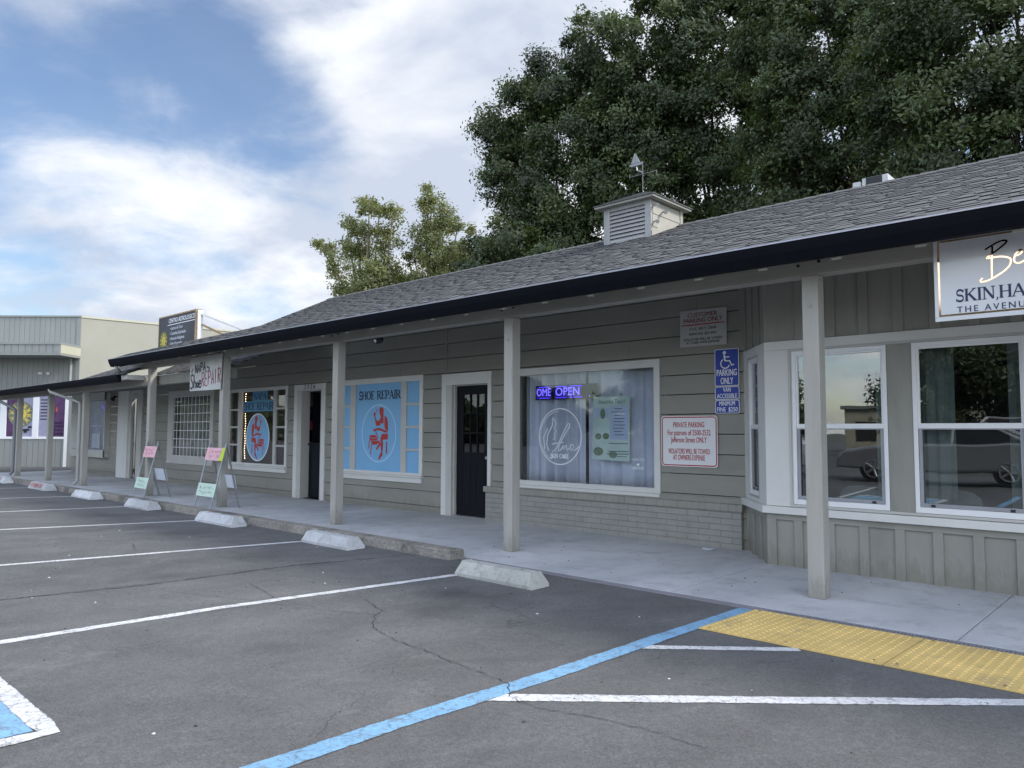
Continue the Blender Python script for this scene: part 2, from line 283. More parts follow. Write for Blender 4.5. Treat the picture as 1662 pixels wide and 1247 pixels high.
# ------------------------------------------------------------------ object helpers
def tag(o,label=None,cat=None,group=None,kind=None):
    if label: o['label']=label
    if cat: o['category']=cat
    if group: o['group']=group
    if kind: o['kind']=kind
    return o
def thing(name,loc,label,cat,group=None):
    o=bpy.data.objects.new(name,None); C.objects.link(o); o.location=loc; o.empty_display_size=.2
    return tag(o,label,cat,group)
def parent(o,p):
    o.parent=p
    q=p; off=Vector((0,0,0))
    while q: off+=Vector(q.location); q=q.parent
    o.matrix_parent_inverse=Matrix.Translation(-Vector(p.location)) if p.type=='EMPTY' else Matrix.Identity(4)
class MB:
    def __init__(s,T=None): s.v=[];s.f=[];s.uv={};s.T=T
    def add(s,vs,fs,uvs=None):
        n=len(s.v)
        if s.T is not None: vs=[tuple(s.T@Vector(v)) for v in vs]
        s.v+=[tuple(v) for v in vs]
        for i,f in enumerate(fs):
            if uvs: s.uv[len(s.f)]=uvs[i]
            s.f.append(tuple(n+k for k in f))
        return s
    def box(s,x0,x1,y0,y1,z0,z1):
        if x0>x1:x0,x1=x1,x0
        if y0>y1:y0,y1=y1,y0
        if z0>z1:z0,z1=z1,z0
        return s.add([(x0,y0,z0),(x1,y0,z0),(x1,y1,z0),(x0,y1,z0),(x0,y0,z1),(x1,y0,z1),(x1,y1,z1),(x0,y1,z1)],
              [(0,3,2,1),(4,5,6,7),(0,1,5,4),(1,2,6,5),(2,3,7,6),(3,0,4,7)])
    def hexa(s,p):  # p: 4 bottom, 4 top
        return s.add(p,[(0,3,2,1),(4,5,6,7),(0,1,5,4),(1,2,6,5),(2,3,7,6),(3,0,4,7)])
    def quad(s,a,b,c,d,uv=None): return s.add([a,b,c,d],[(0,1,2,3)],[uv] if uv else None)
    def frame(s,x0,x1,z0,z1,y0,y1,l,r,b,t):
        if l: s.box(x0,x0+l,y0,y1,z0,z1)
        if r: s.box(x1-r,x1,y0,y1,z0,z1)
        if b: s.box(x0+l,x1-r,y0,y1,z0,z0+b)
        if t: s.box(x0+l,x1-r,y0,y1,z1-t,z1)
        return s
    def prism(s,poly,y0,y1):  # poly of (x,z), extruded y0..y1
        n=len(poly); vs=[(x,y0,z) for x,z in poly]+[(x,y1,z) for x,z in poly]
        return s.add(vs,[tuple(range(n)),tuple(range(2*n-1,n-1,-1))]+[(i,i+n,(i+1)%n+n,(i+1)%n) for i in range(n)])
    def prismx(s,poly,x0,x1): # poly of (y,z)
        n=len(poly); vs=[(x0,y,z) for y,z in poly]+[(x1,y,z) for y,z in poly]
        return s.add(vs,[tuple(range(n-1,-1,-1)),tuple(range(n,2*n))]+[(i,(i+1)%n,(i+1)%n+n,i+n) for i in range(n)])
    def tube(s,pts,r,n=8):
        pts=[Vector(p) for p in pts]; rs=r if isinstance(r,(list,tuple)) else [r]*len(pts); base=len(s.v); vs=[]
        for i,p in enumerate(pts):
            d=(pts[min(i+1,len(pts)-1)]-pts[max(i-1,0)]).normalized()
            a=d.orthogonal().normalized() if i==0 else (a-d*a.dot(d)).normalized(); b=d.cross(a)
            for k in range(n):
                t=2*math.pi*k/n; vs.append(tuple(p+(a*math.cos(t)+b*math.sin(t))*rs[i]))
        fs=[]
        for i in range(len(pts)-1):
            for k in range(n): fs.append((i*n+k,i*n+(k+1)%n,(i+1)*n+(k+1)%n,(i+1)*n+k))
        fs.append(tuple(range(n-1,-1,-1))); fs.append(tuple((len(pts)-1)*n+k for k in range(n)))
        return s.add(vs,fs)
    def ribbon(s,pts,w,y,d=.0015,closed=False):  # flat stroke in xz, front at y-d
        P=[Vector((p[0],p[1])) for p in pts]; n=len(P); L=[];Rr=[]
        for i in range(n):
            a=P[(i-1)%n] if (closed or i>0) else P[i]; b=P[(i+1)%n] if (closed or i<n-1) else P[i]
            t=(b-a).normalized() if (b-a).length>1e-9 else Vector((1,0)); nn=Vector((-t.y,t.x))
            ww=w(t) if callable(w) else (w[i] if isinstance(w,(list,tuple)) else w)
            L.append(P[i]+nn*ww/2); Rr.append(P[i]-nn*ww/2)
        vs=[(q.x,y-d,q.y) for q in L]+[(q.x,y-d,q.y) for q in Rr]+[(q.x,y,q.y) for q in L]+[(q.x,y,q.y) for q in Rr]
        fs=[]
        for i in range(n if closed else n-1):
            j=(i+1)%n; fs+=[(i,n+i,n+j,j),(2*n+i,i,j,2*n+j),(n+i,3*n+i,3*n+j,n+j)]
        return s.add(vs,fs)
    def disc(s,cx,cz,rx,rz,y,d=.002,n=40):
        return s.prism([(cx+rx*math.cos(2*math.pi*k/n),cz+rz*math.sin(2*math.pi*k/n)) for k in range(n)],y-d,y)
    def build(s,name,mat,par=None,bev=0,smooth=False,label=None):
        me=bpy.data.meshes.new(name); me.from_pydata(s.v,[],s.f); me.update()
        if s.uv:
            u=me.uv_layers.new(name='UVMap')
            for p in me.polygons:
                q=s.uv.get(p.index)
                if q:
                    for k,li in enumerate(p.loop_indices): u.data[li].uv=q[k]
        me.materials.append(mat)
        if smooth:
            for p in me.polygons: p.use_smooth=True
        o=bpy.data.objects.new(name,me); C.objects.link(o)
        if bev:
            b=o.modifiers.new('bevel','BEVEL'); b.width=bev; b.segments=2; b.limit_method='ANGLE'
        if par is not None: parent(o,par)
        if label: o['label']=label
        return o
def text(s,x,z,size,y,mat,par,align='CENTER',sx=1,bold=0,d=.0012,T=None,rot=0,name='lettering',sp=1,shear=0,width=0):
    cu=bpy.data.curves.new('t','FONT'); cu.body=s; cu.size=size; cu.align_x=align; cu.align_y='CENTER'; cu.space_character=sp; cu.shear=shear; cu.resolution_u=3
    o=bpy.data.objects.new('t',cu); C.objects.link(o); dg=bpy.context.evaluated_depsgraph_get()
    me=bpy.data.meshes.new_from_object(o.evaluated_get(dg)); bpy.data.objects.remove(o); bpy.data.curves.remove(cu)
    c,sn=math.cos(rot),math.sin(rot)
    if width:
        xs_=[v.co.x for v in me.vertices]; sx=width/(max(xs_)-min(xs_))
    if bold:
        bm=bmesh.new(); bm.from_mesh(me)
        for k,q in enumerate((-1,1)):
            m2=me.copy(); m2.transform(Matrix.Translation((q*bold*size/max(sx,.3),q*bold*size*.3,.0003*(k+1)))); bm.from_mesh(m2); bpy.data.meshes.remove(m2)
        bm.to_mesh(me); bm.free()
    for v in me.vertices:
        a,b=v.co.x*sx,v.co.y; p=Vector((x+a*c-b*sn,y-d-v.co.z,z+a*sn+b*c))
        v.co=T@p if T is not None else p
    me.name=name; me.materials.clear(); me.materials.append(mat)
    o=bpy.data.objects.new(name,me); C.objects.link(o)
    if par is not None: parent(o,par)
    return o
def merge(objs):
    bm=bmesh.new()
    for o in objs: bm.from_mesh(o.data)
    bm.to_mesh(objs[0].data); bm.free()
    for o in objs[1:]: bpy.data.objects.remove(o)
    return objs[0]
def arc(cx,cz,rx,rz,a0,a1,n=14): return [(cx+rx*math.cos(R(a0+(a1-a0)*k/n)),cz+rz*math.sin(R(a0+(a1-a0)*k/n))) for k in range(n+1)]
SER={ # unit-height serif capitals: width, strokes(points,kind), serifs(x,z)
 'H':(.80,[([(.14,0),(.14,1)],'K'),([(.66,0),(.66,1)],'K'),([(.14,.5),(.66,.5)],'T')],[(.14,0),(.14,1),(.66,0),(.66,1)]),
 'I':(.34,[([(.17,0),(.17,1)],'K')],[(.17,0),(.17,1)]),
 'K':(.80,[([(.14,0),(.14,1)],'K'),([(.14,.42),(.66,1)],'T'),([(.30,.58),(.70,0)],'K')],[(.14,0),(.14,1),(.64,1),(.70,0)]),
 'N':(.84,[([(.14,0),(.14,1)],'T'),([(.14,1),(.70,0)],'K'),([(.70,0),(.70,1)],'T')],[(.14,0),(.10,1),(.70,1)]),
 'A':(.80,[([(.06,0),(.40,1)],'T'),([(.38,1),(.72,0)],'K'),([(.18,.34),(.60,.34)],'T')],[(.07,0),(.72,0)]),
 'R':(.78,[([(.14,0),(.14,1)],'K'),([(.14,.97)]+arc(.36,.74,.22,.23,90,-90)+[(.14,.51)],'C'),([(.38,.50),(.70,0)],'K')],[(.14,0),(.08,1),(.72,0)]),
 'P':(.68,[([(.14,0),(.14,1)],'K'),([(.14,.97)]+arc(.36,.72,.23,.25,90,-90)+[(.14,.47)],'C')],[(.14,0),(.08,1)]),
 'E':(.66,[([(.14,0),(.14,1)],'K'),([(.14,.97),(.56,.97),(.57,.80)],'T'),([(.14,.5),(.46,.5)],'T'),([(.14,.03),(.56,.03),(.60,.22)],'T')],[(.10,0),(.10,1)]),
 'O':(.84,[(arc(.41,.5,.32,.48,0,360,28),'C')],[]),
 'C':(.76,[(arc(.43,.5,.34,.48,40,320,24),'C'),([(.69,.80),(.69,.98)],'T')],[]),
 'S':(.58,[([(.50,.80)]+arc(.29,.74,.20,.24,40,240,12)+arc(.29,.27,.21,.25,60,-150,14),'S'),([(.50,.76),(.50,.98)],'T'),([(.07,.02),(.07,.24)],'T')],[]),
 ',':(.22,[([(.10,.08),(.13,-.02),(.05,-.18)],'T')],[]),' ':(.38,[],[]),
 'T':(.7,[([(.35,0),(.35,1)],'K'),([(.04,.82),(.05,.97),(.65,.97),(.66,.82)],'T')],[(.35,0)]),
}
def serif(s,x0,x1,z0,h,y,mat,par,wk=.20,wt=.075,name='lettering'):
    tot=sum(SER[c][0] for c in s); k=(x1-x0)/tot; mb=MB(); x=x0; i=0
    for c in s:
        w,st,se=SER[c]
        for pts,kd in st:
            P=[(x+a*k,z0+b*h) for a,b in pts]; mn=min(h,k)
            if kd=='K': ww=wk*mn
            elif kd=='T': ww=wt*mn*1.2
            else: ww=(lambda t,mn=mn,kd=kd:(wt+(wk-wt)*(abs(t.y) if kd=='C' else abs(t.x)))*mn)
            mb.ribbon(P,ww,y-.0003*(i%7),.0012); i+=1
        for a,b in se:
            mb.ribbon([(x+(a-.13)*k,z0+b*h),(x+(a+.13)*k,z0+b*h)],wt*h*.9,y-.0003*(i%7)-.0001,.0012); i+=1
        x+=w*k
    return mb.build(name,mat,par)

# ------------------------------------------------------------------ ground
SL=.028
def zA(y,x=0): return -.01+SL*(5.78-max(y,-2.0)) if y<5.78 else -.01
def mark(poly,lift=.004):  # polygon ribbon of quads on the asphalt
    return [(x,y,zA(y)+lift) for x,y in poly]
g=MB(); g.quad((-600,-600,-.12),(600,-600,-.12),(600,600,-.12),(-600,600,-.12))
tag(g.build('ground',M('bare_ground',(.10,.10,.08),.9,.2,.5)),kind='structure')
g=MB(); ys=[5.735,-2,-80]
for a,b in zip(ys[:-1],ys[1:]):
    g.quad((-90,b,zA(b)),(60,b,zA(b)),(60,a,zA(a)),(-90,a,zA(a)))
g.quad((-90,5.735,zA(5.735)),(-29.4,5.735,zA(5.735)),(-29.4,60,zA(60)),(-90,60,zA(60)))
tag(g.build('parking_lot',ASPH),kind='structure')
# walkway slabs with joints
g=MB(); xs=[-29.3,-27.4,-25.2,-23,-20.6,-18,-15.6,-13.4,-11.1,-8.42,-6.63,-3.52,-1.3,.9,3.1,6]
for a,b in zip(xs[:-1],xs[1:]):
    g.box(a+.006,b-.006,5.84,9.2,-.11,0)
g.box(-29.3,6,5.85,9.19,-.115,-.012)
tag(g.build('walkway',CONC,bev=.004),kind='structure')
g=MB(); g.box(-6.13,6,5.735,5.755,-.1,-.004); g.box(-6.13,6,5.818,5.838,-.1,-.003); g.box(-6.13,-2.6,5.757,5.816,-.1,-.006)
g.box(-6.13,6,5.757,5.816,-.1,-.05)
tag(g.build('drain_channel',TRENCH),kind='structure')
g=MB(); x=-2.59
while x<3: g.box(x,x+.012,5.757,5.816,-.016,-.006); x+=.024
g.box(-2.59,3,5.784,5.790,-.018,-.0075)
tag(g.build('drain_grate',STEEL),'narrow slotted steel drain grate between the yellow mats and walkway','drain grate')
# kerb
g=MB()
xx=-29.3; random.seed(3)
while xx<-6.14:
    x2=min(xx+random.choice([2.4,3.1,3.6]),-6.13)
    j=random.uniform(-.006,.006)
    g.hexa([(xx,5.565,-.12),(x2,5.565,-.12),(x2,5.835,-.12),(xx,5.835,-.12),(xx,5.605+j,.10+j),(x2-.003,5.605+j,.10+j),(x2-.003,5.81,.095+j),(xx,5.81,.095+j)]); xx=x2
tag(g.build('kerb',KERB,bev=.012),kind='structure')
# tactile paving
grp='yellow tactile mats along the walkway edge'
def tact(x0,x1,label):
    t=thing('tactile_mat',((x0+x1)/2,5.3,0),label,'tactile paving',grp)
    y0,y1=4.83,5.73; b=MB(); b.hexa([(x0,y0,zA(y0)+.002),(x1,y0,zA(y0)+.002),(x1,y1,zA(y1)+.002),(x0,y1,zA(y1)+.002),(x0,y0,zA(y0)+.009),(x1,y0,zA(y0)+.009),(x1,y1,zA(y1)+.009),(x0,y1,zA(y1)+.009)])
    b.build('base_sheet',YELLOW,t)
    d=MB(); nx=int((x1-x0)/.0585); ny=15
    for i in range(nx):
        for j in range(ny):
            cx=x0+.03+i*.0585; cy=y0+.035+j*.0585; z=zA(cy)+.009; vs=[]
            for rr,h in ((.0125,0),(.0085,.0055)):
                for k in range(8): vs.append((cx+rr*math.cos(k*math.pi/4),cy+rr*math.sin(k*math.pi/4),z+h))
            d.add(vs,[tuple(range(8,16))]+[(k,(k+1)%8,(k+1)%8+8,k+8) for k in range(8)])
    tag(d.build('domes',YELLOW,t),kind='stuff')
    h=MB()
    for cx,cy in ((x0+.06,y0+.05),(x1-.06,y0+.05),(x0+.06,y1-.05),(x1-.06,y1-.05),((x0+x1)/2,y0+.05)):
        h.add([(cx+.009*math.cos(k*math.pi/4),cy+.009*math.sin(k*math.pi/4),zA(cy)+.0165) for k in range(8)],[tuple(range(8))])
    h.build('screws',INK,t)
tact(-2.69,-1.478,'longer yellow bumpy mat beside the blue line, left of the dark seam')
tact(-1.470,-.26,'yellow bumpy mat at the right edge, right of the dark seam')
# painted lines
def line(name,pts,w,mat,lift=.0025,wob=.004):
    P=[]
    for (a,b),(c,d) in zip(pts[:-1],pts[1:]):
        n=max(2,int(math.hypot(c-a,d-b)/.12))
        for k in range(n): P.append((a+(c-a)*k/n,b+(d-b)*k/n))
    P.append(pts[-1]); mb=MB(); L=[];Q=[]
    for i,(x,y) in enumerate(P):
        a=P[max(i-1,0)];b=P[min(i+1,len(P)-1)]; t=Vector((b[0]-a[0],b[1]-a[1])).normalized()
        e=random.uniform(-wob,wob);e2=random.uniform(-wob,wob)
        L.append((x-t.y*(w/2+e),y+t.x*(w/2+e)));Q.append((x+t.y*(w/2+e2),y-t.x*(w/2+e2)))
    for i in range(len(P)-1):
        c0=P[i];c1=P[i+1]
        mb.add(mark([L[i],c0,c1,L[i+1]],lift),[(0,1,2,3)],[[(0,.42),(0,0),(0,0),(0,.42)]])
        mb.add(mark([c0,Q[i],Q[i+1],c1],lift),[(0,1,2,3)],[[(0,0),(0,.42),(0,.42),(0,0)]])
    return tag(mb.build(name,mat),kind='structure')
for pts in ([(-5.41,-2),(-5.40,1.2),(-5.47,2.7),(-5.40,5.02)],[(-8.62,-2),(-8.58,2),(-8.45,5.2)],[(-11.85,-2),(-11.82,2.7),(-11.56,5.3)],[(-14.7,-2),(-14.55,3.3),(-14.62,5.36)],[(-17.7,-2),(-17.65,5.3)],[(-21.1,-2),(-21.03,5.38)]):
    line('stall_line',pts,.095,PWH)
line('blue_line',[(-2.70,-1.5),(-2.70,1.4),(-2.72,2.2),(-2.71,3.3),(-2.745,4.8),(-2.755,5.72)],.125,PBL,.0036)
line('hatch_line',[(-2.72,4.08),(-1.97,4.815)],.085,PWH)
line('hatch_line',[(-2.72,2.68),(-.62,4.80)],.105,PWH)
line('hatch_line',[(-2.72,1.22),(.8,4.77)],.105,PWH)
mb=MB(); mb.add(mark([(-5.2,-.15),(-3.70,-.15),(-3.70,1.0),(-5.2,1.0)],.0025),[(0,1,2,3)])
tag(mb.build('blue_marking',PBL),kind='structure')
line('marking_border',[(-5.2,-.2),(-3.645,-.2),(-3.645,1.045),(-5.25,1.045)],.095,PWH,.0036)
# cracks
def crack(pts,w,lift=.0048,mat=M('crack_dark',(.018,.018,.02),.95)):  # thin dark strips follow each crack
    P=[pts[0]]
    for (a,b),(c,d) in zip(pts[:-1],pts[1:]):
        n=max(2,int(math.hypot(c-a,d-b)/.035))
        for k in range(1,n+1):
            q=k/n; j=.012 if k<n else 0
            P.append((a+(c-a)*q+random.uniform(-j,j),b+(d-b)*q+random.uniform(-j,j)))
    mb=MB()
    for (a,b),(c,d) in zip(P[:-1],P[1:]):
        t=Vector((c-a,d-b)); 
        if t.length<1e-5: continue
        t.normalize(); ww=w*random.uniform(.35,1.1)/2
        mb.add(mark([(a-t.y*ww,b+t.x*ww),(a+t.y*ww,b-t.x*ww),(c+t.y*ww,d-t.x*ww),(c-t.y*ww,d+t.x*ww)],lift),[(0,1,2,3)])
    return mb
cr=MB()
for pts,w in (([(-5.0,3.65),(-4.6,3.52),(-4.495,3.378),(-4.35,3.25),(-4.208,3.144),(-3.859,3.049),(-3.485,3.036),(-3.216,2.989),(-2.895,2.965),(-2.766,2.949),(-2.62,2.80),(-2.418,2.774),(-2.159,2.87),(-1.894,2.928),(-1.6,2.93)],.0055),
              ([(-4.25,4.34),(-4.1,4.24),(-3.9,4.23),(-3.68,4.155)],.0055),
              ([(-6.85,-1.5),(-6.766,1.569),(-6.702,2.627),(-6.849,4.135),(-6.724,4.96),(-6.755,5.55)],.014),([(-6.79,1.2),(-6.74,2.7),(-6.87,4.1),(-6.76,5.0)],.008),
              ([(-6.2,3.3),(-5.5,3.15),(-5.0,3.2)],.005),([(-4.5,3.4),(-5.1,3.1),(-5.6,2.95),(-6.4,2.6)],.004),([(-10.2,3.2),(-9.4,3.5),(-8.8,3.3)],.007)):
    c2=crack(pts,w); cr.add(c2.v,c2.f)
tag(cr.build('asphalt_cracks',bpy.data.materials['crack_dark']),kind='structure')
# wheel stops
def stop(x0,x1,y0,y1,h,label,mat,red=False):
    za,zb=zA(y0),zA(y1); i=.055; t=thing('wheel_stop',((x0+x1)/2,(y0+y1)/2,za),label,'wheel stop','concrete wheel stops along the walkway')
    b=MB(); P=[]; n=10
    sec=[(0,0),(0,.03),(.06,h),(y1-y0-.06,h),(y1-y0,.03),(y1-y0,0)]
    for k in range(n+1):
        q=k/n; x=x0+(x1-x0)*q; jz=random.uniform(-.003,.003)
        e=.05 if k in(0,n) else 0
        for a,zz in sec:
            P.append((x+(zz/h*e*(1 if k==0 else -1)),y0+a+random.uniform(-.002,.002),za+zz+(jz if zz>.05 else 0)))
    fs=[]
    for k in range(n):
        for s in range(5): fs.append((k*6+s,(k+1)*6+s,(k+1)*6+s+1,k*6+s+1))
    fs.append((5,4,3,2,1,0)); fs.append(tuple(n*6+s for s in range(6)))
    b.add(P,fs); b.build('body',mat,t,bev=.006)
    h2=MB()
    for xx in (x0+.22,x1-.22):
        h2.add([(xx+.012*math.cos(k*math.pi/4),(y0+y1)/2+.012*math.sin(k*math.pi/4),za+h+.0045) for k in range(8)],[tuple(range(8))])
    h2.build('pin_holes',INK,t)
    if red:
        r=MB(); random.seed(9)
        nrm=Vector((0,-(h-.03),.06)).normalized(); 
        def pt(x,s): return Vector((x,y0+.06*s,za+.03+(h-.03)*s))+nrm*.0045
        x=x0+.06
        while x<x1-.35:
            w=.05; sh=random.choice([0,1,2])
            def seg(a,sa,bb,sb,ww=.014):
                p,q=pt(x+a,sa),pt(x+bb,sb); dd=(q-p).normalized(); nn=dd.cross(nrm)*ww/2
                r.add([tuple(p+nn),tuple(p-nn),tuple(q-nn),tuple(q+nn)],[(0,1,2,3)])
            seg(0,.1,0,.9); seg(w,.1,w,.9) if sh!=1 else seg(0,.9,w,.9)
            seg(0,.5,w,.5) if sh!=2 else seg(0,.12,w,.12)
            x+=.08
        r.build('lettering',SRED,t)
    return t
stop(-5.40,-4.40,4.985,5.225,.135,'nearest wheel stop, bare weathered concrete with dark pin holes, left of the kerb end gap',STOPC2)
stop(-8.42,-7.42,5.15,5.40,.135,'white painted wheel stop before the exposed kerb, second nearest the camera',STOPC)
stop(-11.56,-10.35,5.20,5.43,.14,'white wheel stop in front of the right folding stand, third nearest',STOPC)
stop(-14.68,-13.62,5.28,5.52,.14,'white wheel stop in front of the left folding stand, fourth nearest',STOPC)
stop(-17.66,-16.5,5.29,5.53,.14,'plain white wheel stop between the left folding stand and the red lettered stops',STOPC)
stop(-20.95,-19.6,5.33,5.56,.15,'red lettered wheel stop by the middle post of the far porch',STOPC,True)
stop(-25.2,-23.2,5.33,5.56,.16,'red lettered wheel stop cut by the left edge of the photo',STOPC,True)

# ------------------------------------------------------------------ main building
def siding(mb,x0,x1,z0,z1,y,ops,course=.253,zref=.87,lap=.015):
    k0=math.floor((z0-zref)/course); z=zref+k0*course
    while z<z1:
        a,b=max(z,z0),min(z+course,z1)
        if b-a>.004:
            zs={a,b}
            for o in ops:
                for q in (o[2],o[3]):
                    if a<q<b: zs.add(q)
            zs=sorted(zs)
            for c,d in zip(zs[:-1],zs[1:]):
                iv=[(x0,x1)]
                for o in ops:
                    if o[2]<d-1e-6 and o[3]>c+1e-6:
                        nv=[]
                        for p,q in iv:
                            if o[1]<=p or o[0]>=q: nv.append((p,q)); continue
                            if o[0]>p: nv.append((p,o[0]))
                            if o[1]<q: nv.append((o[1],q))
                        iv=nv
                yb=y-lap*(1-(c-z)/course)-.002; yt=y-lap*(1-(d-z)/course)-.002
                g0=.011 if abs(c-z)<1e-6 else 0
                rj=random.Random(int(round(z*100))+7); cuts=sorted(rj.uniform(-28,-4) for _ in range(7)); iv2=[]
                for p,q in iv:
                    for k_ in cuts:
                        if p+.2<k_<q-.2: iv2.append((p,k_-.0015)); p=k_+.0015
                    iv2.append((p,q))
                for p,q in iv2: mb.hexa([(p,yb,c+g0),(q,yb,c+g0),(q,y+.05,c+g0),(p,y+.05,c+g0),(p,yt,d),(q,yt,d),(q,y+.05,d),(p,y+.05,d)])
        z+=course
YW=8.53
B=thing('shop_building',(-7,10,0),'long sage grey shop building with shingled roof, cupola and post porch','building')
OPS=[(-9.31,-8.47,0,2.17),(-7.78,-5.33,.64,2.28),(-12.62,-10.14,.64,2.32),(-14.0,-13.24,0,2.27),(-17.22,-14.64,.64,2.33),(-20.42,-18.22,.74,2.30)]
OPS=[(a-.004,b+.004,c,d+.004) for a,b,c,d in OPS]
w=MB(); siding(w,-17.9,-13.0,-.02,3.5,YW,OPS); siding(w,-13.0,-4.06,-.02,3.8,YW,OPS)
w.box(-17.9,-17.8,8.6,14.2,0,2.9); w.box(-17.9,3,14.1,14.2,0,3.1)
w.build('wall',SIDING,B)
w=MB(); w.box(-9.475,-9.445,YW-.02,YW,2.38,3.7); w.box(-4.14,-4.05,YW-.03,YW,2.6,3.7); w.build('board_joint',SIDING,B)
# brick wainscot
b=MB()
def bq(a,bb,c,d,u0,u1,v0,v1): b.quad(a,bb,c,d,[(u0,v0),(u1,v0),(u1,v1),(u0,v1)])
bx0,bx1,by=-8.44,-4.12,8.45
bq((bx0,by,-.01),(bx1,by,-.01),(bx1,by,.45),(bx0,by,.45),0,bx1-bx0,0,.46)
bq((bx1,by,-.01),(bx1,8.53,-.01),(bx1,8.53,.45),(bx1,by,.45),0,.08,0,.46)
bq((bx0,8.53,-.01),(bx0,by,-.01),(bx0,by,.45),(bx0,8.53,.45),0,.08,0,.46)
b.build('brick_wainscot',BRICK,B)
b=MB(); x=bx0-.03; random.seed(5)
while x<bx1:
    x2=min(x+.098,bx1+.025); j=random.uniform(-.002,.002); b.box(x,x2-.004,by-.022+j,8.52,.452,.536+j*.5); x+=.1
b.box(bx0-.025,bx1+.02,by-.018,8.515,.455,.532)
b.build('brick_cap',SAGE2,B,bev=.003)
b=MB(); b.box(bx0+.1,bx1+.01,8.485,8.52,.538,.60); b.build('ledge_trim',SAGE2,B)
def window(name,B,x0,x1,z0,z1,y,trim,mat,depth=.06,label=None,sill=None,proud=.028):
    wn=MB(); wn.frame(x0,x1,z0,z1,y-proud,y+.02,*trim)
    o=wn.build(name,mat,B,bev=.003,label=label)
    if sill:
        s=MB(); s.box(x0-.0,x1+.0,y-proud-.03,y+.02,z0-.001-sill,z0-.001); s.box(x0+.02,x1-.02,y-proud-.006,y+.02,z0-.10,z0-.002-sill); s.build('sill',mat,o,bev=.003)
    return o
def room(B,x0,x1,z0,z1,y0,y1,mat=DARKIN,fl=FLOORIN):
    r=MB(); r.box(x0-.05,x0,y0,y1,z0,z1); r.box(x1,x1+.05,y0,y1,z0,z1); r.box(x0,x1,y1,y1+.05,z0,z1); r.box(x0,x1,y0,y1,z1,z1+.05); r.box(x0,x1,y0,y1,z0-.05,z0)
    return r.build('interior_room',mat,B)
def glasspane(x0,x1,z0,z1,y,par,mat=None):
    g=MB(); g.box(x0,x1,y,y+.005,z0,z1); return g.build('pane',mat or GLASS,par)
# door 1
d=MB(); d.frame(-9.56,-8.38,0,2.375,YW-.03,YW+.02,.115,.075,0,.19); o=d.build('door_trim',TRIML,B,bev=.003)
d=MB(); d.box(-9.445,-9.31,YW-.026,YW+.02,0,2.185); d.frame(-9.31,-8.455,0,2.185,YW+.02,YW+.16,.03,.02,0,.02); d.build('door_jamb',TRIM,B,bev=.002)
dr=MB(); yd=8.60; lx0,lx1,lz0,lz1=-9.12,-8.62,1.06,2.02
dr.frame(-9.28,-8.475,.01,2.165,yd,yd+.045,lx0+9.28,-8.475-lx1,lz0-.01,2.165-lz1)
for k in (1,2): dr.box(lx0+(lx1-lx0)*k/3-.011,lx0+(lx1-lx0)*k/3+.011,yd-.004,yd+.03,lz0,lz1)
for k in (1,2): dr.box(lx0,lx1,yd-.006,yd+.028,lz0+(lz1-lz0)*k/3-.011,lz0+(lz1-lz0)*k/3+.011)
for q0,q1 in ((-9.16,-8.94),(-8.82,-8.60)): dr.frame(q0,q1,.16,.86,yd-.006,yd+.001,.02,.02,.02,.02)
D=dr.build('door',BLACK,B,bev=.003); glasspane(lx0,lx1,lz0,lz1,yd+.015,D)
k=MB(); k.tube([(-8.53,yd-.05,.98),(-8.53,yd,.98)],[.026,.02],12); k.build('handle',STEEL,D)
th=MB(); th.box(-9.31,-8.44,YW-.02,YW+.12,0,.018); th.build('threshold',STEEL,B)
room(B,-9.4,-8.4,0,2.3,8.75,10.5)
# window 3: treatment room with curtains
w3=window('window',B,-7.86,-5.265,.60,2.37,YW,(.07,.09,.055,.105),TRIML,label='large picture window with grey curtains')
m=MB(); m.box(-7.86,-5.27,YW-.05,YW+.02,.555,.598); m.box(-7.79,-5.355,YW-.012,YW+.012,.655,.668); m.build('sill',TRIML,w3,bev=.003)
glasspane(-7.79,-5.355,.655,2.265,YW+.012,w3)
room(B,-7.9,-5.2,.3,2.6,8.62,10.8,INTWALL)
def curtain(x0,x1,z0,z1,y,amp,per,mat,label,seed=1,name='curtain'):
    n=int((x1-x0)/.012); r=random.Random(seed); ph=0; P=[]
    for i in range(n+1):
        x=x0+(x1-x0)*i/n; ph+=(x1-x0)/n/per*2*math.pi*r.uniform(.6,1.5); P.append((x,ph))
    mb=MB(); rows=6; vs=[]
    for j in range(rows+1):
        z=z0+(z1-z0)*j/rows
        for x,p in P: vs.append((x,y+amp*(math.sin(p)+.35*math.sin(2.3*p+1))*(1-.12*j/rows),z))
    mb.add(vs,[(j*(n+1)+i,j*(n+1)+i+1,(j+1)*(n+1)+i+1,(j+1)*(n+1)+i) for j in range(rows) for i in range(n)])
    o=mb.build(name,mat,smooth=True); so=o.modifiers.new('s','SOLIDIFY'); so.thickness=.003
    return tag(o,label,'curtain')
curtain(-7.84,-6.62,.62,2.33,8.72,.075,.26,CURT,'pleated grey curtain behind the oval logo of the picture window',4)
curtain(-6.60,-5.3,.62,2.33,8.71,.055,.42,CURT,'flatter pale grey curtain behind the green poster in the picture window',8)
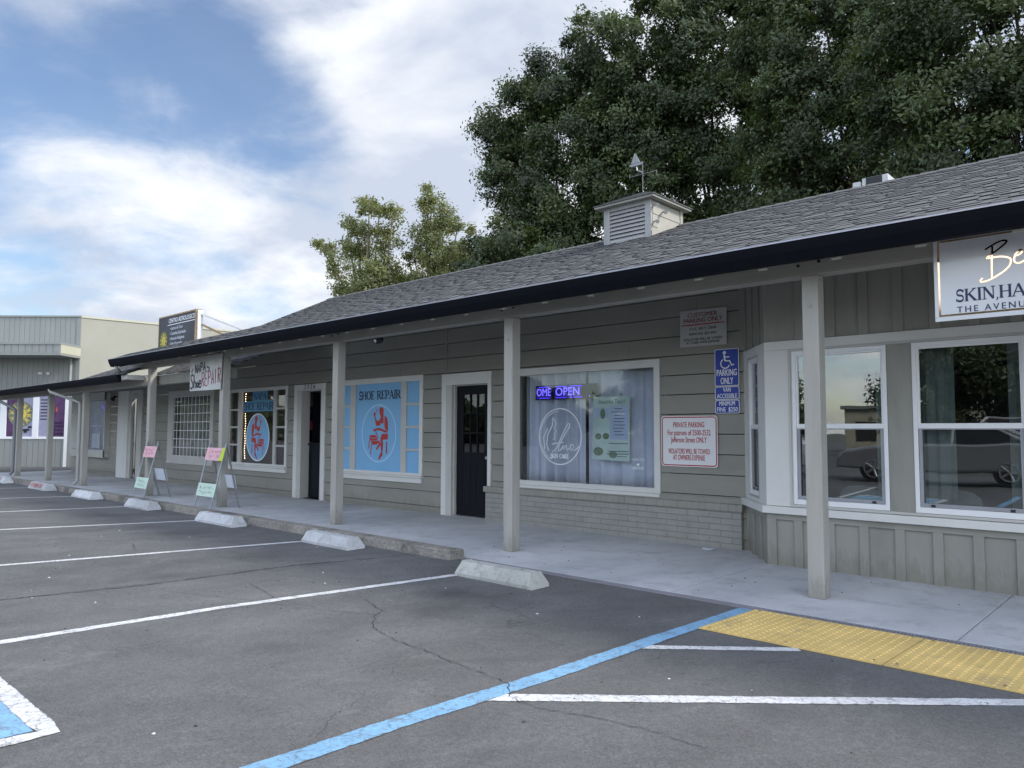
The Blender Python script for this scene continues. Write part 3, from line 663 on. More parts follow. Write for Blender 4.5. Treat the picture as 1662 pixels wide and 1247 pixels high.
# logo on glass
lg=MB(); yg=YW+.0105
lg.ribbon(arc(-6.99,1.335,.40,.41,0,360,48)[:-1],.015,yg,.001,True)
lg.ribbon(arc(-6.98,1.335,.385,.375,95,245,24),.008,yg-.0004,.001)
for pts in ([(-7.12,1.62),(-7.13,1.50),(-7.22,1.36),(-7.24,1.22),(-7.20,1.12)],[(-7.10,1.60),(-7.06,1.52),(-7.10,1.45),(-7.05,1.41),(-7.09,1.38),(-7.08,1.30),(-7.12,1.29)],
            [(-7.14,1.10),(-7.05,1.16),(-6.93,1.38),(-6.84,1.52),(-6.80,1.53),(-6.81,1.47),(-6.92,1.33),(-7.0,1.20),(-7.02,1.12),(-6.98,1.13),(-6.93,1.19)],
            [(-7.14,1.22),(-7.02,1.24),(-6.92,1.25)],[(-6.93,1.21),(-6.92,1.14),(-6.88,1.21),(-6.86,1.20),(-6.86,1.14),(-6.81,1.16)],
            [(-6.73,1.21),(-6.78,1.22),(-6.80,1.16),(-6.77,1.13),(-6.73,1.19),(-6.72,1.13),(-6.66,1.17),(-6.61,1.20)],[(-7.22,1.46),(-7.30,1.32),(-7.28,1.15)]):
    lg.ribbon(pts,.013,yg-.0008,.001)
lg.build('logo_decal',VWHITE,w3)
serif('SKIN CARE',-7.17,-6.82,1.015,.062,yg,VWHITE,w3,wk=.22,wt=.1)
a=text('THANK YOU',-5.63,1.03,.05,yg,VWHITE,w3,sx=.72); 
h=MB(); h.prism([(-5.63+.022*(16*math.sin(t)**3)/16,.965+.022*(13*math.cos(t)-5*math.cos(2*t)-2*math.cos(3*t)-math.cos(4*t))/16) for t in [2*math.pi*k/24 for k in range(24)]],yg-.001,yg)
for i,zz in enumerate((.925,.905)): h.box(-5.72+.01*i,-5.54-.01*i,yg-.001,yg,zz,zz+.007)
h.build('heart_decal',VWHITE,w3)
# LED sign
t=thing('led_sign',(-6.99,8.6,1.99),'blue glowing scrolling sign reading OPEN hung inside the picture window','led sign')
m=MB(); m.box(-7.50,-6.34,8.585,8.61,1.885,2.10); m.build('housing',BLACK,t)
m=MB(); m.box(-7.48,-7.19,8.581,8.584,1.90,2.085); m.box(-7.12,-6.63,8.581,8.584,1.90,2.085); m.build('lit_panel',LEDBG,t)
merge([text('OME',-7.335,1.992,.16,8.580,LEDW,t,sx=.85,bold=.01),text('OPEN',-6.875,1.992,.17,8.580,LEDW,t,sx=1.05,bold=.01),text('.',-6.47,1.96,.16,8.580,LEDW,t)])
m=MB()
for q0,q1 in ((-7.42,-7.22),(-7.1,-6.9),(-6.82,-6.6)):
    m.box(q0,q1,8.5785,8.5805,2.072,2.080); m.box(q0,q1,8.5785,8.5805,1.905,1.913)
m.build('lit_bars',LED,t)
# green poster
t=thing('poster',(-6.08,8.56,1.0),'pale green spa poster taped inside the picture window','poster')
m=MB(); m.prism([(-6.41,1.02),(-5.775,1.0),(-5.765,1.90),(-6.375,1.905)],8.556,8.558); m.build('sheet',GREENP,t)
m=MB(); m.box(-6.10,-5.80,8.5550,8.5553,1.30,1.76); m.box(-6.36,-6.12,8.5550,8.5553,1.60,1.74); m.build('photo_panel',PAPERB,t)
m=MB(); m.disc(-6.22,1.66,.045,.075,8.5548,.0003,20); m.disc(-6.30,1.34,.055,.045,8.5548,.0003,20); m.disc(-6.17,1.345,.055,.045,8.5548,.0003,20); m.disc(-6.30,1.13,.085,.06,8.5548,.0003,20); m.disc(-6.05,1.09,.07,.05,8.5549,.0003,20); m.build('pictures',OLIVE,t)
m=MB(); random.seed(2)
for k in range(9): z=1.72-k*.045; m.box(-6.07+random.uniform(0,.05),-5.84-random.uniform(0,.05),8.5545,8.5547,z,z+.010)
m.box(-6.12,-5.80,8.5545,8.5547,1.238,1.250); m.box(-6.14,-5.79,8.5545,8.5547,1.13,1.142); m.box(-6.15,-5.79,8.5545,8.5547,1.095,1.108); m.box(-5.98,-5.82,8.5545,8.5547,1.06,1.07)
m.build('text_lines',M('grey_green_print',(.10,.16,.14),.6),t)
text('Beautiful Touch',-6.07,1.825,.085,8.5555,M('green_print',(.10,.22,.16),.6),t,sx=.85,shear=.25)
# window 2 : shoe repair, blue vinyl
def shopwin(B,x0,x1,z0,z1,c0,c1,l0,l1,r0,r1,g0,g1,label):
    wn=window('window',B,x0,x1,z0,z1,YW,(l0-x0,x1-r1,g0-z0,z1-g1),TRIML,label=label)
    m=MB()
    for a,bb in ((l1,c0),(c1,r0)): m.box(a,bb,YW-.012,YW+.03,g0,g1)
    for k in (1,2,3):
        z=g0+(g1-g0)*k/4
        m.box(l0,l1,YW-.010,YW+.028,z-.022,z+.022); m.box(r0,r1,YW-.010,YW+.028,z-.022,z+.022)
    m.build('muntins',TRIM,wn,bev=.002)
    m=MB(); m.box(x0-.02,x1+.02,YW-.075,YW+.01,z0-.035,z0-.002); m.box(x0,x1+.0,YW-.045,YW+.01,z0-.125,z0-.037); m.build('sill',TRIML,wn,bev=.004)
    g=MB(); g.box(l0,r1,YW+.02,YW+.025,g0,g1); g.build('pane',GLASS,wn)
    return wn
w2=shopwin(B,-12.72,-10.065,.62,2.40,-12.08,-10.68,-12.62,-12.25,-10.53,-10.15,.665,2.30,'window covered in sky blue film with the shoe repair cobbler')
m=MB(); m.box(-12.08,-10.68,YW+.012,YW+.018,.665,2.30); m.box(-12.62,-12.25,YW+.012,YW+.018,.665,2.30); m.box(-10.53,-10.15,YW+.012,YW+.018,.665,2.30); m.build('blue_film',SKYB,w2)
def cobbler(cx,cz,s,y,par,mir=1,ring=SKYL,fill=None):
    if fill:
        m=MB(); m.disc(cx,cz,.50*s,.51*s,y,.001,48); m.build('oval_decal',fill,par)
    m=MB(); m.ribbon(arc(cx,cz,.515*s,.53*s,0,360,60)[:-1],.028*s,y-.0012,.001,True); m.build('oval_ring',ring,par)
    m=MB(); X=lambda a:cx+mir*a*s; Z=lambda b:cz+b*s
    def pl(p,k): 
        q=[(X(a),Z(b)) for a,b in p]
        if mir<0: q=q[::-1]
        m.prism(q,y-.0016-.0002*k,y-.0013)
    # unit coords: from the photograph, x right, z up, half height .53
    def px(a,b): return ((a-405)/640*1.02,(640-b)/1100*1.06)
    shapes=[ [(410,180),(425,145),(455,132),(485,150),(497,200),(490,260),(498,330),(470,350),(445,330),(420,250)],
      [(445,330),(498,345),(495,450),(455,455),(440,400)],
      [(515,300),(545,320),(570,370),(582,480),(582,600),(560,590),(520,540),(510,430)],
      [(305,240),(330,225),(345,260),(335,300),(350,370),(380,405),(410,395),(440,340),(440,470),(400,500),(355,490),(335,400),(318,320),(303,300)],
      [(300,550),(330,560),(370,540),(430,535),(480,560),(560,590),(575,625),(520,625),(440,585),(360,585),(305,605)],
      [(470,650),(580,645),(580,755),(560,760),(500,760),(470,800),(440,790),(445,720)],
      [(445,800),(492,800),(490,930),(478,1010),(488,1050),(430,1145),(402,1140),(430,1060),(455,1000)],
      [(460,800),(470,850),(410,910),(385,960),(357,960),(365,925),(395,870),(430,840)],
      [(222,680),(340,672),(375,725),(262,730)],[(225,700),(262,740),(265,800),(232,770)],[(268,742),(372,735),(385,775),(268,785)],
      [(262,792),(385,785),(390,850),(330,865),(275,855)],[(390,780),(435,790),(420,855),(395,830)],
      [(222,780),(236,780),(216,950),(204,945)],[(262,850),(274,855),(262,1060),(250,1055)],[(550,800),(568,800),(568,1030),(548,1025)],
      [(340,590),(352,590),(405,745),(392,750)],[(352,170),(358,170),(378,240),(372,240)]]
    for i,sh in enumerate(shapes): pl([px(a,b) for a,b in sh],i)
    m.build('cobbler_figure',REDV,par)
serif('SHOE REPAIR',-12.0,-10.72,2.005,.155,YW+.0115,INK,w2)
cobbler(-11.36,1.365,1.0,YW+.0115,w2)
# window 1 : open glass into shop
w1=shopwin(B,-17.32,-14.575,.62,2.39,-16.64,-15.18,-17.22,-16.80,-15.07,-14.655,.665,2.31,'shop window with oval cobbler decal and string of lights')
yd2=YW+.0185
m=MB(); m.box(-16.16,-15.50,yd2-.001,yd2,2.085,2.305); m.build('name_decal',TEAL,w1)
m=MB(); m.box(-16.62,-15.19,yd2-.0015,yd2-.0002,1.85,2.088); m.build('name_decal',TEAL,w1)
serif('NAPA',-16.12,-15.54,2.115,.155,yd2-.0012,NAVYINK,w1); serif('SHOE REPAIR',-16.58,-15.22,1.885,.165,yd2-.0016,NAVYINK,w1)
cobbler(-15.90,1.257,1.0,yd2,w1,-1,VWHITE,SKYB)
t=thing('string_lights',(-16.6,8.62,2.3),'vertical string of small warm bulbs inside the shoe repair window','string lights')
m=MB(); m.tube([(-16.58,8.60,2.30),(-16.60,8.60,1.5),(-16.59,8.60,.72)],.004,5); m.build('cable',INK,t)
m=MB()
for k in range(27):
    z=2.27-k*.058; c=(-16.58-.012*math.sin(k*.9),8.595,z); 
    m.add([(c[0]-.011,c[1],c[2]),(c[0]+.011,c[1],c[2]),(c[0],c[1]-.011,c[2]),(c[0],c[1]+.011,c[2]),(c[0],c[1],c[2]-.011),(c[0],c[1],c[2]+.011)],[(0,2,5),(2,1,5),(1,3,5),(3,0,5),(2,0,4),(1,2,4),(3,1,4),(0,3,4)])
m.build('bulbs',BULB,t)
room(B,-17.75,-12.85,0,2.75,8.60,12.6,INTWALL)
m=MB()
for x in (-16.6,-14.6): m.box(x-.6,x+.6,10.2,10.3,2.68,2.72)
m.build('ceiling_tubes',TUBE,B)
# shop contents seen dimly
t=thing('display_rack',(-15.2,9.4,0),'dark shelf rack of small boxes deep inside the shoe repair shop','shelf')
m=MB(); 
for z in (.5,.95,1.4,1.85): m.box(-16.2,-14.2,9.9,10.2,z,z+.03)
for x in (-16.2,-15.2,-14.23): m.box(x,x+.03,9.9,10.2,0,2.0)
m.build('frame',BLACK,t)
random.seed(8)
for z in (.53,.98,1.43):
    m=MB(); x=-16.1
    while x<-14.4:
        w_=random.uniform(.1,.25); m.box(x,x+w_,9.93,10.15,z,z+random.uniform(.12,.3)); x+=w_+random.uniform(.03,.2)
    m.build('boxes',[M('blue_boxes',(.03,.04,.25),.5),M('tan_boxes',(.3,.22,.15),.6),M('red_boxes',(.35,.04,.06),.6)][int(z*2)%3],t)
# door 2 (open dutch door)
d=MB(); d.frame(-14.29,-13.11,0,2.385,YW-.03,YW+.02,.13,.13,0,.115); d.build('door_trim',TRIML,B,bev=.003)
d=MB(); d.frame(-14.16,-13.24,0,2.27,YW-.024,YW+.18,.16,.03,0,.03); d.build('door_jamb',TRIM,B,bev=.002)
text('2526',-13.70,2.325,.125,YW-.031,INK,B,width=.44,bold=.012,shear=.2,sp=1.3,name='house_number')
dr=MB(); dr.box(-14.05,-13.28,8.72,8.765,.01,1.10); dr.box(-14.06,-13.27,8.68,8.80,1.10,1.14); dr.frame(-13.98,-13.35,.12,.98,8.712,8.722,.03,.03,.03,.03); dr.box(-14.0,-13.33,8.708,8.715,.44,.47)
dd=dr.build('door',NAVY,B,bev=.003,label='dark lower half door, closed, with the top half open')
m=MB(); m.box(-14.10,-14.02,8.66,8.70,.98,1.03); m.tube([(-14.06,8.66,1.0),(-13.97,8.62,1.0)],.010,6); m.build('handle',STEEL,dd)
m=MB(); m.box(-14.03,-14.0,8.80,9.5,1.15,2.22); m.build('door',NAVY,B,label='upper half door swung open into the dark shop')
# glass-grid window (left of shoe repair)
L=thing('annex_building',(-23,10,0),'low sage grey annex shop at the far left end of the walkway','building')
w=MB(); ops2=[(-20.424,-18.196,.736,2.304),(-23.274,-22.846,0,2.334)]
siding(w,-28.6,-19.7,-.02,3.0,YW,ops2); siding(w,-19.7,-17.9,-.02,3.3,YW,ops2); w.box(-28.6,-28.5,8.59,13,0,2.9); w.build('wall',SIDING,L)
wg=window('window',L,-20.72,-18.03,.53,2.465,YW,(.32,.19,.21,.17),TRIM,label='window with white wire grille and rippled curtain',proud=.035)
glasspane(-20.40,-18.22,.74,2.295,YW+.01,wg)
m=MB()
for k in range(11): x=-20.40+2.18*k/10; m.box(x-.007,x+.007,YW-.012,YW-.002,.74,2.295)
for k in range(8): z=.74+1.555*k/7; m.box(-20.40,-18.22,YW-.016,YW-.013,z-.008,z+.008)
m.build('grille',VINYL,wg)
room(L,-20.6,-18.05,.4,2.6,8.6,10.5)
curtain(-20.4,-18.2,.74,2.3,8.66,.02,.17,M('olive_grey_curtain',(.30,.31,.26),.9,.35,6,80,.2),'rippled olive grey curtain behind the white wire grille',3)
# annex door
d=MB(); d.box(-24.21,-23.42,YW-.10,YW-.0,0,2.585); d.build('side_panel',TRIML,L,bev=.004)
d=MB(); d.frame(-23.42,-22.50,0,2.585,YW-.05,YW+.02,.15,.35,0,.25); d.build('door_trim',TRIM,L,bev=.003)
dr=MB(); dr.frame(-23.27,-22.85,.01,2.33,8.62,8.66,.05,.05,.35,.08); D=dr.build('door',BLACK,L,bev=.003); glasspane(-23.22,-22.90,.36,2.25,8.64,D)
m=MB(); m.tube([(-23.24,8.56,1.0),(-23.18,8.56,1.0)],.012,6); m.tube([(-23.24,8.56,1.0),(-23.24,8.62,1.0)],.012,6); m.build('handle',STEEL,D)
room(L,-23.4,-22.7,0,2.4,8.75,10)
text('2528',-23.0,2.46,.12,YW-.051,M('faded_grey_number',(.18,.18,.18),.6),L,name='house_number',sp=1.1)
# box window
bw=MB(); yb=8.36
bw.frame(-28.24,-25.08,.55,2.62,yb,yb+.03,.2,.0,.24,.27); bw.box(-26.82,-26.60,yb,yb+.03,.80,2.33); bw.box(-28.04,-26.82,yb+.002,yb+.02,.80,2.33)
bw.box(-25.14,-25.08,yb,YW,.56,2.60); bw.box(-28.24,-28.18,yb+.03,YW,.56,2.6); bw.box(-28.18,-25.14,yb+.03,YW,.56,.62); bw.box(-28.18,-25.14,yb+.03,YW,2.54,2.61)
BW=bw.build('box_window',TRIM,L,bev=.004)
glasspane(-26.60,-25.14,.80,2.33,yb+.01,BW)
m=MB(); m.box(-26.60,-25.14,8.45,8.49,.62,2.5); m.build('window_back',M('lilac_lit_display',(.26,.28,.42),.6,.5,2),BW)
m=MB(); m.box(-25.60,-25.32,yb+.06,yb+.07,2.03,2.22); m.build('lit_panel',LEDBG,BW)
text('VE',-25.46,2.12,.14,yb+.06,LEDW,BW,name='lettering')
m=MB(); m.box(-26.4,-25.8,yb+.05,yb+.055,1.52,1.56); m.box(-25.7,-25.4,yb+.05,yb+.055,1.52,1.56); m.box(-26.3,-25.6,yb+.05,yb+.055,.85,1.3); m.build('paper_notices',PWHITE,BW)
t=thing('wall_lamp',(-24.65,8.4,2.35),'small black wall lamp under the low porch beside the box window','lamp')
m=MB(); m.tube([(-24.40,8.53,2.42),(-24.46,8.44,2.42)],.02,8); m.build('bracket',INK,t)
m=MB(); m.tube([(-24.46,8.44,2.46),(-24.52,8.36,2.33)],[.03,.07],10); m.build('lamp_shade',INK,t)

# ------------------------------------------------------------------ bay
y0=7.78
bay=MB()
def pan(T,x0,x1,z0,z1,y,bats,w=.085,mb=None,pr=.024):
    pass
# front lower boards + upper boards
bl=MB(); bl.box(-3.5,4,y0+.026,y0+.10,-.01,.56); bl.box(-3.5,4,y0,y0+.026,.482,.56)
x=-3.5; bl.box(-3.50,-3.40,y0,y0+.026,-.01,.482)
for k in range(-4,16):
    xc=-1.865+.325*k
    if xc>-3.35: bl.box(xc-.043,xc+.043,y0,y0+.026,-.005,.482)
bl.box(-3.5,4,y0+.026,y0+.10,2.38,3.64)
for k in range(-4,16):
    xc=-1.835+.32*k
    if xc>-3.45: bl.box(xc-.045,xc+.045,y0+.004,y0+.026,2.383,3.58)
bl.build('bay_boards',SAGE2,B,bev=.003)
# angled side: local frame
A0=Vector((-4.10,8.53,0)); A1=Vector((-3.5,y0,0)); du=(A1-A0); Ls=du.length; du.normalize(); dn=Vector((du.y,-du.x,0)); 
if dn.y>0: dn=-dn
TS=Matrix((( du.x,-dn.x,0,A0.x),(du.y,-dn.y,0,A0.y),(0,0,1,0),(0,0,0,1)))  # local x along side, local y inward
s=MB(TS); s.box(0,Ls,.026,.10,-.01,.56); s.box(0,Ls,0,.026,.482,.56)
for a,bb in ((0,.06),(.27,.35),(.58,.66),(Ls-.10,Ls)): s.box(a,bb,.001,.026,-.005,.482)
s.box(0,Ls,.026,.10,2.38,3.64)
for a,bb in ((0,.07),(.30,.38),(.62,.70),(Ls-.08,Ls)): s.box(a,bb,.003,.026,2.383,3.6)
s.build('bay_boards',SAGE2,B,bev=.003)
s=MB(TS); s.box(-.03,Ls+.02,-.05,.1,.545,.625); s.build('bay_sill',TRIML,B,bev=.004)
s=MB(); s.box(-3.53,4,y0-.05,y0+.1,.548,.622); s.build('bay_sill',TRIML,B,bev=.004)
s=MB(TS); s.frame(0,Ls,.626,2.38,.0,.08,.16,.28,.04,.10); s.build('bay_trim',TRIML,B,bev=.003)
s=MB(TS)
for k,(a,c_) in enumerate(((.17,.08),(.185,.06))): s.frame(a,Ls-.28-(a-.16),.666+k*.015,2.28-k*.015,-.004+k*.004,.05,.012,.012,.012,.012)
s.build('bay_casing',TRIM,B,bev=.002)
def sash(par,x0,x1,z0,z1,zm,y,T=None,screen=True):
    m=MB(T); m.frame(x0,x1,z0,z1,y,y+.06,.038,.038,.055,.042); m.box(x0+.038,x1-.038,y+.006,y+.06,zm-.024,zm+.024)
    m.frame(x0+.038,x1-.038,zm+.024,z1-.042,y+.014,y+.05,.02,.02,.0,.018)
    o=m.build('window',VINYL,par,bev=.003)
    g=MB(T); g.box(x0+.03,x1-.03,y+.030,y+.034,zm+.01,z1-.03); g.build('pane',GLASSB,o)
    g=MB(T); g.box(x0+.03,x1-.03,y+.040,y+.044,z0+.04,zm-.01); g.build('pane',GLASSB,o)
    g=MB(T); g.frame(x0+.042,x1-.042,z0+.058,zm-.024,y+.012,y+.03,.028,.028,.034,.01); g.build('screen_frame',M('grey_screen_frame',(.30,.31,.34),.5) if 'grey_screen_frame' not in bpy.data.materials else bpy.data.materials['grey_screen_frame'],o)
    g=MB(T)
    for xx in (x0+.13,x1-.16): g.box(xx,xx+.035,y+.004,y+.011,z0+.06,z0+.082)
    g.build('latches',INK,o)
    return o
sash(B,.20,Ls-.31,.69,2.26,1.47,.01,TS)
# front: trim band, wall columns
f=MB(); f.box(-3.5,4,y0-.006,y0+.08,2.285,2.38); f.box(-3.5,-3.24,y0-.004,y0+.08,.626,2.284); f.build('bay_trim',TRIML,B,bev=.003)
f=MB(); f.box(-3.24,4,y0-.012,y0+.05,2.262,2.284); f.box(-3.24,-3.215,y0-.008,y0+.06,.65,2.262); f.box(-3.215,-3.20,y0+.002,y0+.06,.65,2.262)
f.box(-3.24,4,y0-.004,y0+.08,.626,.652); f.build('bay_casing',TRIM,B,bev=.002)
for a,bb in ((-2.265,-2.045),(-1.125,-.905),(.02,.24)):
    f=MB(); f.box(a,bb,y0+.002,y0+.08,.652,2.262); f.build('bay_column',SAGE2,B,bev=.003)
for a,bb in ((-3.20,-2.268),(-2.042,-1.128),(-.902,.018)): sash(B,a,bb,.655,2.26,1.47,y0-.004)
room(B,-3.6,3.9,.0,2.9,8.05,11.5)
curtain(-2.01,-1.72,.66,2.24,7.93,.016,.12,SHEER,'sheer green grey curtain at left of the right bay window',5)
curtain(-1.30,-1.14,.66,2.24,7.93,.014,.10,SHEER,'narrow sheer curtain at right of the right bay window',6)
curtain(-2.42,-2.30,.66,1.9,7.93,.014,.10,SHEER,'narrow sheer curtain in the left bay window',7)
def chair(x,y,label):
    t=thing('chair',(x,y,0),label,'chair','chairs inside the bay windows')
    m=MB(); prof=[(x-.21,.50),(x-.215,.70),(x-.19,.80),(x-.12,.855),(x,.87),(x+.12,.855),(x+.19,.80),(x+.215,.70),(x+.21,.50)]
    m.prism(prof,y,y+.06); m.build('backrest',M('grey_chair_vinyl',(.22,.25,.24),.5) if 'grey_chair_vinyl' not in bpy.data.materials else bpy.data.materials['grey_chair_vinyl'],t,bev=.015)
    m=MB(); m.box(x-.22,x+.22,y+.06,y+.50,.42,.50); m.build('seat',bpy.data.materials['grey_chair_vinyl'],t,bev=.02)
    for sx in (-.19,.19):
        for sy in (.08,.46):
            m=MB(); m.tube([(x+sx,y+sy,0),(x+sx,y+sy,.42)],.015,8); m.build('leg',STEEL,t)
chair(-2.62,8.02,'round backed grey chair behind the left bay window')
chair(-1.75,8.02,'round backed grey chair behind the right bay window')

# ------------------------------------------------------------------ porch
PX=[-2.41,-6.0,-9.615,-13.315,-16.69]
grp='square porch posts'
for X in PX:
    m=MB(); n=8; zt=2.765
    m.box(X-.139,X,6.447,6.586,.0,zt); o=m.build('post',POST,B,bev=.006)
    q=MB(); q.tube([(X-.07,6.447,2.50),(X-.07,6.437,2.50)],.016,8); q.build('bolt',PIPE,o)
m=MB(); m.box(-17.72,4,6.436,6.60,2.767,2.99); m.build('beam',BEAM,B,bev=.004)
q=MB()
for X in PX:
    for a,z in ((-.16,2.86),(.02,2.875)): q.tube([(X+a,6.437,z),(X+a,6.428,z)],.014,8)
q.build('beam_bolts',INK,B)
rp=lambda y:2.955+.4*(y-6.02)   # roof underside
x=-17.4
def yend(x): return 8.6 if x>-12.9 else 6.0+.95*((x+17.6)*.65/4.6+.35)-.06
while x<4:
    ye=yend(x); m=MB(); ym=min(6.43,ye-.05)
    m.prismx([(6.05,rp(6.05)-.188),(ym,rp(ym)-.20),(ye,rp(ye)-.16),(ye,rp(ye)-.02),(6.05,rp(6.05)-.02)],x,x+.075); m.build('rafter',BEAM,B); x+=.61
m=MB(); m.prismx([(6.03,rp(6.03)-.018),(9.8,rp(9.8)-.018),(9.8,rp(9.8)),(6.03,rp(6.03))],-12.9,4)
x=-17.6
while x<-12.95:
    ye=yend(x)+.04; m.prismx([(6.03,rp(6.03)-.018),(ye,rp(ye)-.018),(ye,rp(ye)),(6.03,rp(6.03))],x,min(x+.3,-12.905)); x+=.3
m.build('roof_deck',M('painted_soffit_boards',(.20,.20,.18),.7),B)
# shingled roof: left boundary A(ridge)-B(valley foot)-C(eave)
ZE=2.985; zr=lambda y:ZE+.4*(y-6.0)
RY=9.8
def leftx(y):
    if y<6.95: 
        t=(y-6.0)/.95; return -17.75+t*.35 if t<.35 else -17.6+(t-.35)/.65*4.6
    t=(y-6.95)/(RY-6.95); return -13.0-t*2.05
def roofpart(mb,y0,y1,lx,rx,zf,course=.125,step=.005,useg=False):
    y=y0; s=0; k=0
    ca=math.sqrt(1+.16)
    while y<y1-1e-4:
        y2=min(y+course/ca,y1); za,zb=zf(y)+step,zf(y2)+.001
        l0,l1=lx(y),lx(y2); r0=rx
        # jagged architectural tabs: alternate full and notched pieces
        x=l0; rr=random.Random(k*13+5)
        x=max(l0,l1)if False else l0
        off=k*.135
        mb.quad((l0,y,za),(r0,y,za),(r0,y2,zb),(l1,y2,zb),[(l0,off+.003),(r0,off+.003),(r0,off+.132),(l1,off+.132)])
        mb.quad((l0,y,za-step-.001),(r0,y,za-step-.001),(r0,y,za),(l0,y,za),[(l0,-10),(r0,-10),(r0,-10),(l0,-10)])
        # raised tabs
        x=min(l0,l1)+rr.uniform(.1,.5)
        while x<r0:
            w_=rr.uniform(.14,.42)
            if x>max(l0,l1): 
                mb.quad((x,y-.006,za+.004),(x+w_,y-.006,za+.004),(x+w_,y2,zb+.004),(x,y2,zb+.004),[(x,off+.008),(x+w_,off+.008),(x+w_,off+.128),(x,off+.128)])
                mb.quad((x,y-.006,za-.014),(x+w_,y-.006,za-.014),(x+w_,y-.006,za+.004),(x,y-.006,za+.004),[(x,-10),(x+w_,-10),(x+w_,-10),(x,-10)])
            x+=w_+rr.uniform(.08,.24)
        y=y2;k+=1
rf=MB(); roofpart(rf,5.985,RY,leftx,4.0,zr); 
# back slope
rf.quad((-15.05,RY,zr(RY)),(4,RY,zr(RY)),(4,14.4,zr(RY)-.4*(14.4-RY)),(-17.6,14.4,zr(RY)-.4*(14.4-RY)),[(0,0),(19,0),(19,5),(0,5)])
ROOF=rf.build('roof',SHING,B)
m=MB(); x=-15.0
while x<4:
    m.hexa([(x,RY-.12,zr(RY)-.035),(x+.30,RY-.12,zr(RY)-.041),(x+.30,RY+.12,zr(RY)-.041),(x,RY+.12,zr(RY)-.035),(x,RY-.02,zr(RY)+.020),(x+.30,RY-.02,zr(RY)+.006),(x+.30,RY+.02,zr(RY)+.006),(x,RY+.02,zr(RY)+.020)]); x+=.2
m.build('ridge_caps',SHING,ROOF)
# gutter
m=MB(); m.prismx([(5.985,2.805),(6.04,2.80),(6.04,2.975),(5.925,2.965),(5.93,2.93),(5.945,2.88)],-17.72,4); G=m.build('gutter',GUTTER,B)
m=MB(); m.prismx([(5.918,2.958),(5.924,2.958),(5.924,2.970),(5.918,2.970)],-17.72,4); m.build('gutter_lip',GLINE,G)
# downspout from upper gutter end
m=MB(); m.tube([(-17.45,6.0,2.80),(-17.47,6.04,2.74),(-17.62,6.2,2.66),(-17.66,6.3,2.63)],.04,10); m.build('downspout',PIPE,B,smooth=True)
# cupola
cx0,cx1,cy0,cy1=-6.512,-5.687,9.0,9.87; cb=zr(9.0)-.01; ct=4.735
m=MB(); 
m.box(cx0,cx0+.04,cy0+.001,cy0+.04,cb,ct); m.box(cx0+.045,cx0+.11,cy0-.004,cy0+.04,cb,ct); m.box(cx1-.10,cx1,cy0-.004,cy0+.04,cb,ct)
m.box(cx0+.11,cx1-.10,cy0-.002,cy0+.04,cb,cb+.035); m.box(cx0+.11,cx1-.10,cy0-.002,cy0+.04,ct-.06,ct)
m.box(cx0,cx0+.02,cy0+.04,cy1,cb-.05,ct); m.box(cx0,cx1,cy1-.02,cy1,cb-.05,ct)
CU=m.build('cupola',M('weathered_cupola_paint',(.31,.315,.31),.6,.12,6,50,.2,dirt=((.18,.17,.15),7,.58,.4)),B,bev=.003)
m=MB()
for k in range(3): z=cb-.02+k*.19; m.hexa([(cx1-.01,cy0+.05,z),(cx1+.004,cy0+.05,z),(cx1+.004,cy1-.05,z),(cx1-.01,cy1-.05,z),(cx1-.01,cy0+.05,z+.188),(cx1-.004,cy0+.05,z+.188),(cx1-.004,cy1-.05,z+.188),(cx1-.01,cy1-.05,z+.188)])
m.box(cx1-.02,cx1+.012,cy1-.07,cy1,cb,ct)
m.hexa([(cx1+.004,cy0+.0,zr(cy0)+.01),(cx1+.018,cy0,zr(cy0)+.01),(cx1+.018,cy0+.5,zr(cy0+.5)+.01),(cx1+.004,cy0+.5,zr(cy0+.5)+.01),(cx1+.004,cy0,zr(cy0)+.09),(cx1+.018,cy0,zr(cy0)+.09),(cx1+.018,cy0+.5,zr(cy0+.5)+.09),(cx1+.004,cy0+.5,zr(cy0+.5)+.09)])
m.build('side_boards',M('sunlit_cupola_paint',(.35,.335,.29),.6),CU)  # sunlit side's warm brightness put into these boards' colour
m=MB(); n=8; lx0_,lx1_=cx0+.11,cx1-.10; zb0,zt0=cb+.035,ct-.06
for k in range(n):
    z=zb0+(zt0-zb0)*k/n; h_=(zt0-zb0)/n
    m.hexa([(lx0_,cy0-.002,z),(lx1_,cy0-.002,z),(lx1_,cy0+.008,z),(lx0_,cy0+.008,z),(lx0_,cy0+.032,z+h_*.98),(lx1_,cy0+.032,z+h_*.98),(lx1_,cy0+.042,z+h_*.98),(lx0_,cy0+.042,z+h_*.98)])
m.box(lx0_,lx1_,cy0+.055,cy0+.06,cb,ct)
m.build('louvres',M('louvre_paint',(.34,.34,.35),.5),CU)
m=MB(); m.box(lx0_,lx1_,cy0+.05,cy0+.054,cb,ct); m.build('louvre_backing',INK,CU)
ex=.10; a=[(cx0-ex,cy0-ex,ct-.0),(cx1+ex,cy0-ex,ct-.0),(cx1+ex,cy1+ex,ct-.0),(cx0-ex,cy1+ex,ct-.0)]; ap=((cx0+cx1)/2,(cy0+cy1)/2,5.01)
m=MB(); m.box(cx0-ex,cx1+ex,cy0-ex,cy1+ex,ct-.0,ct+.032); m.build('eave_board',SAGE2,CU)
m=MB(); steps=5
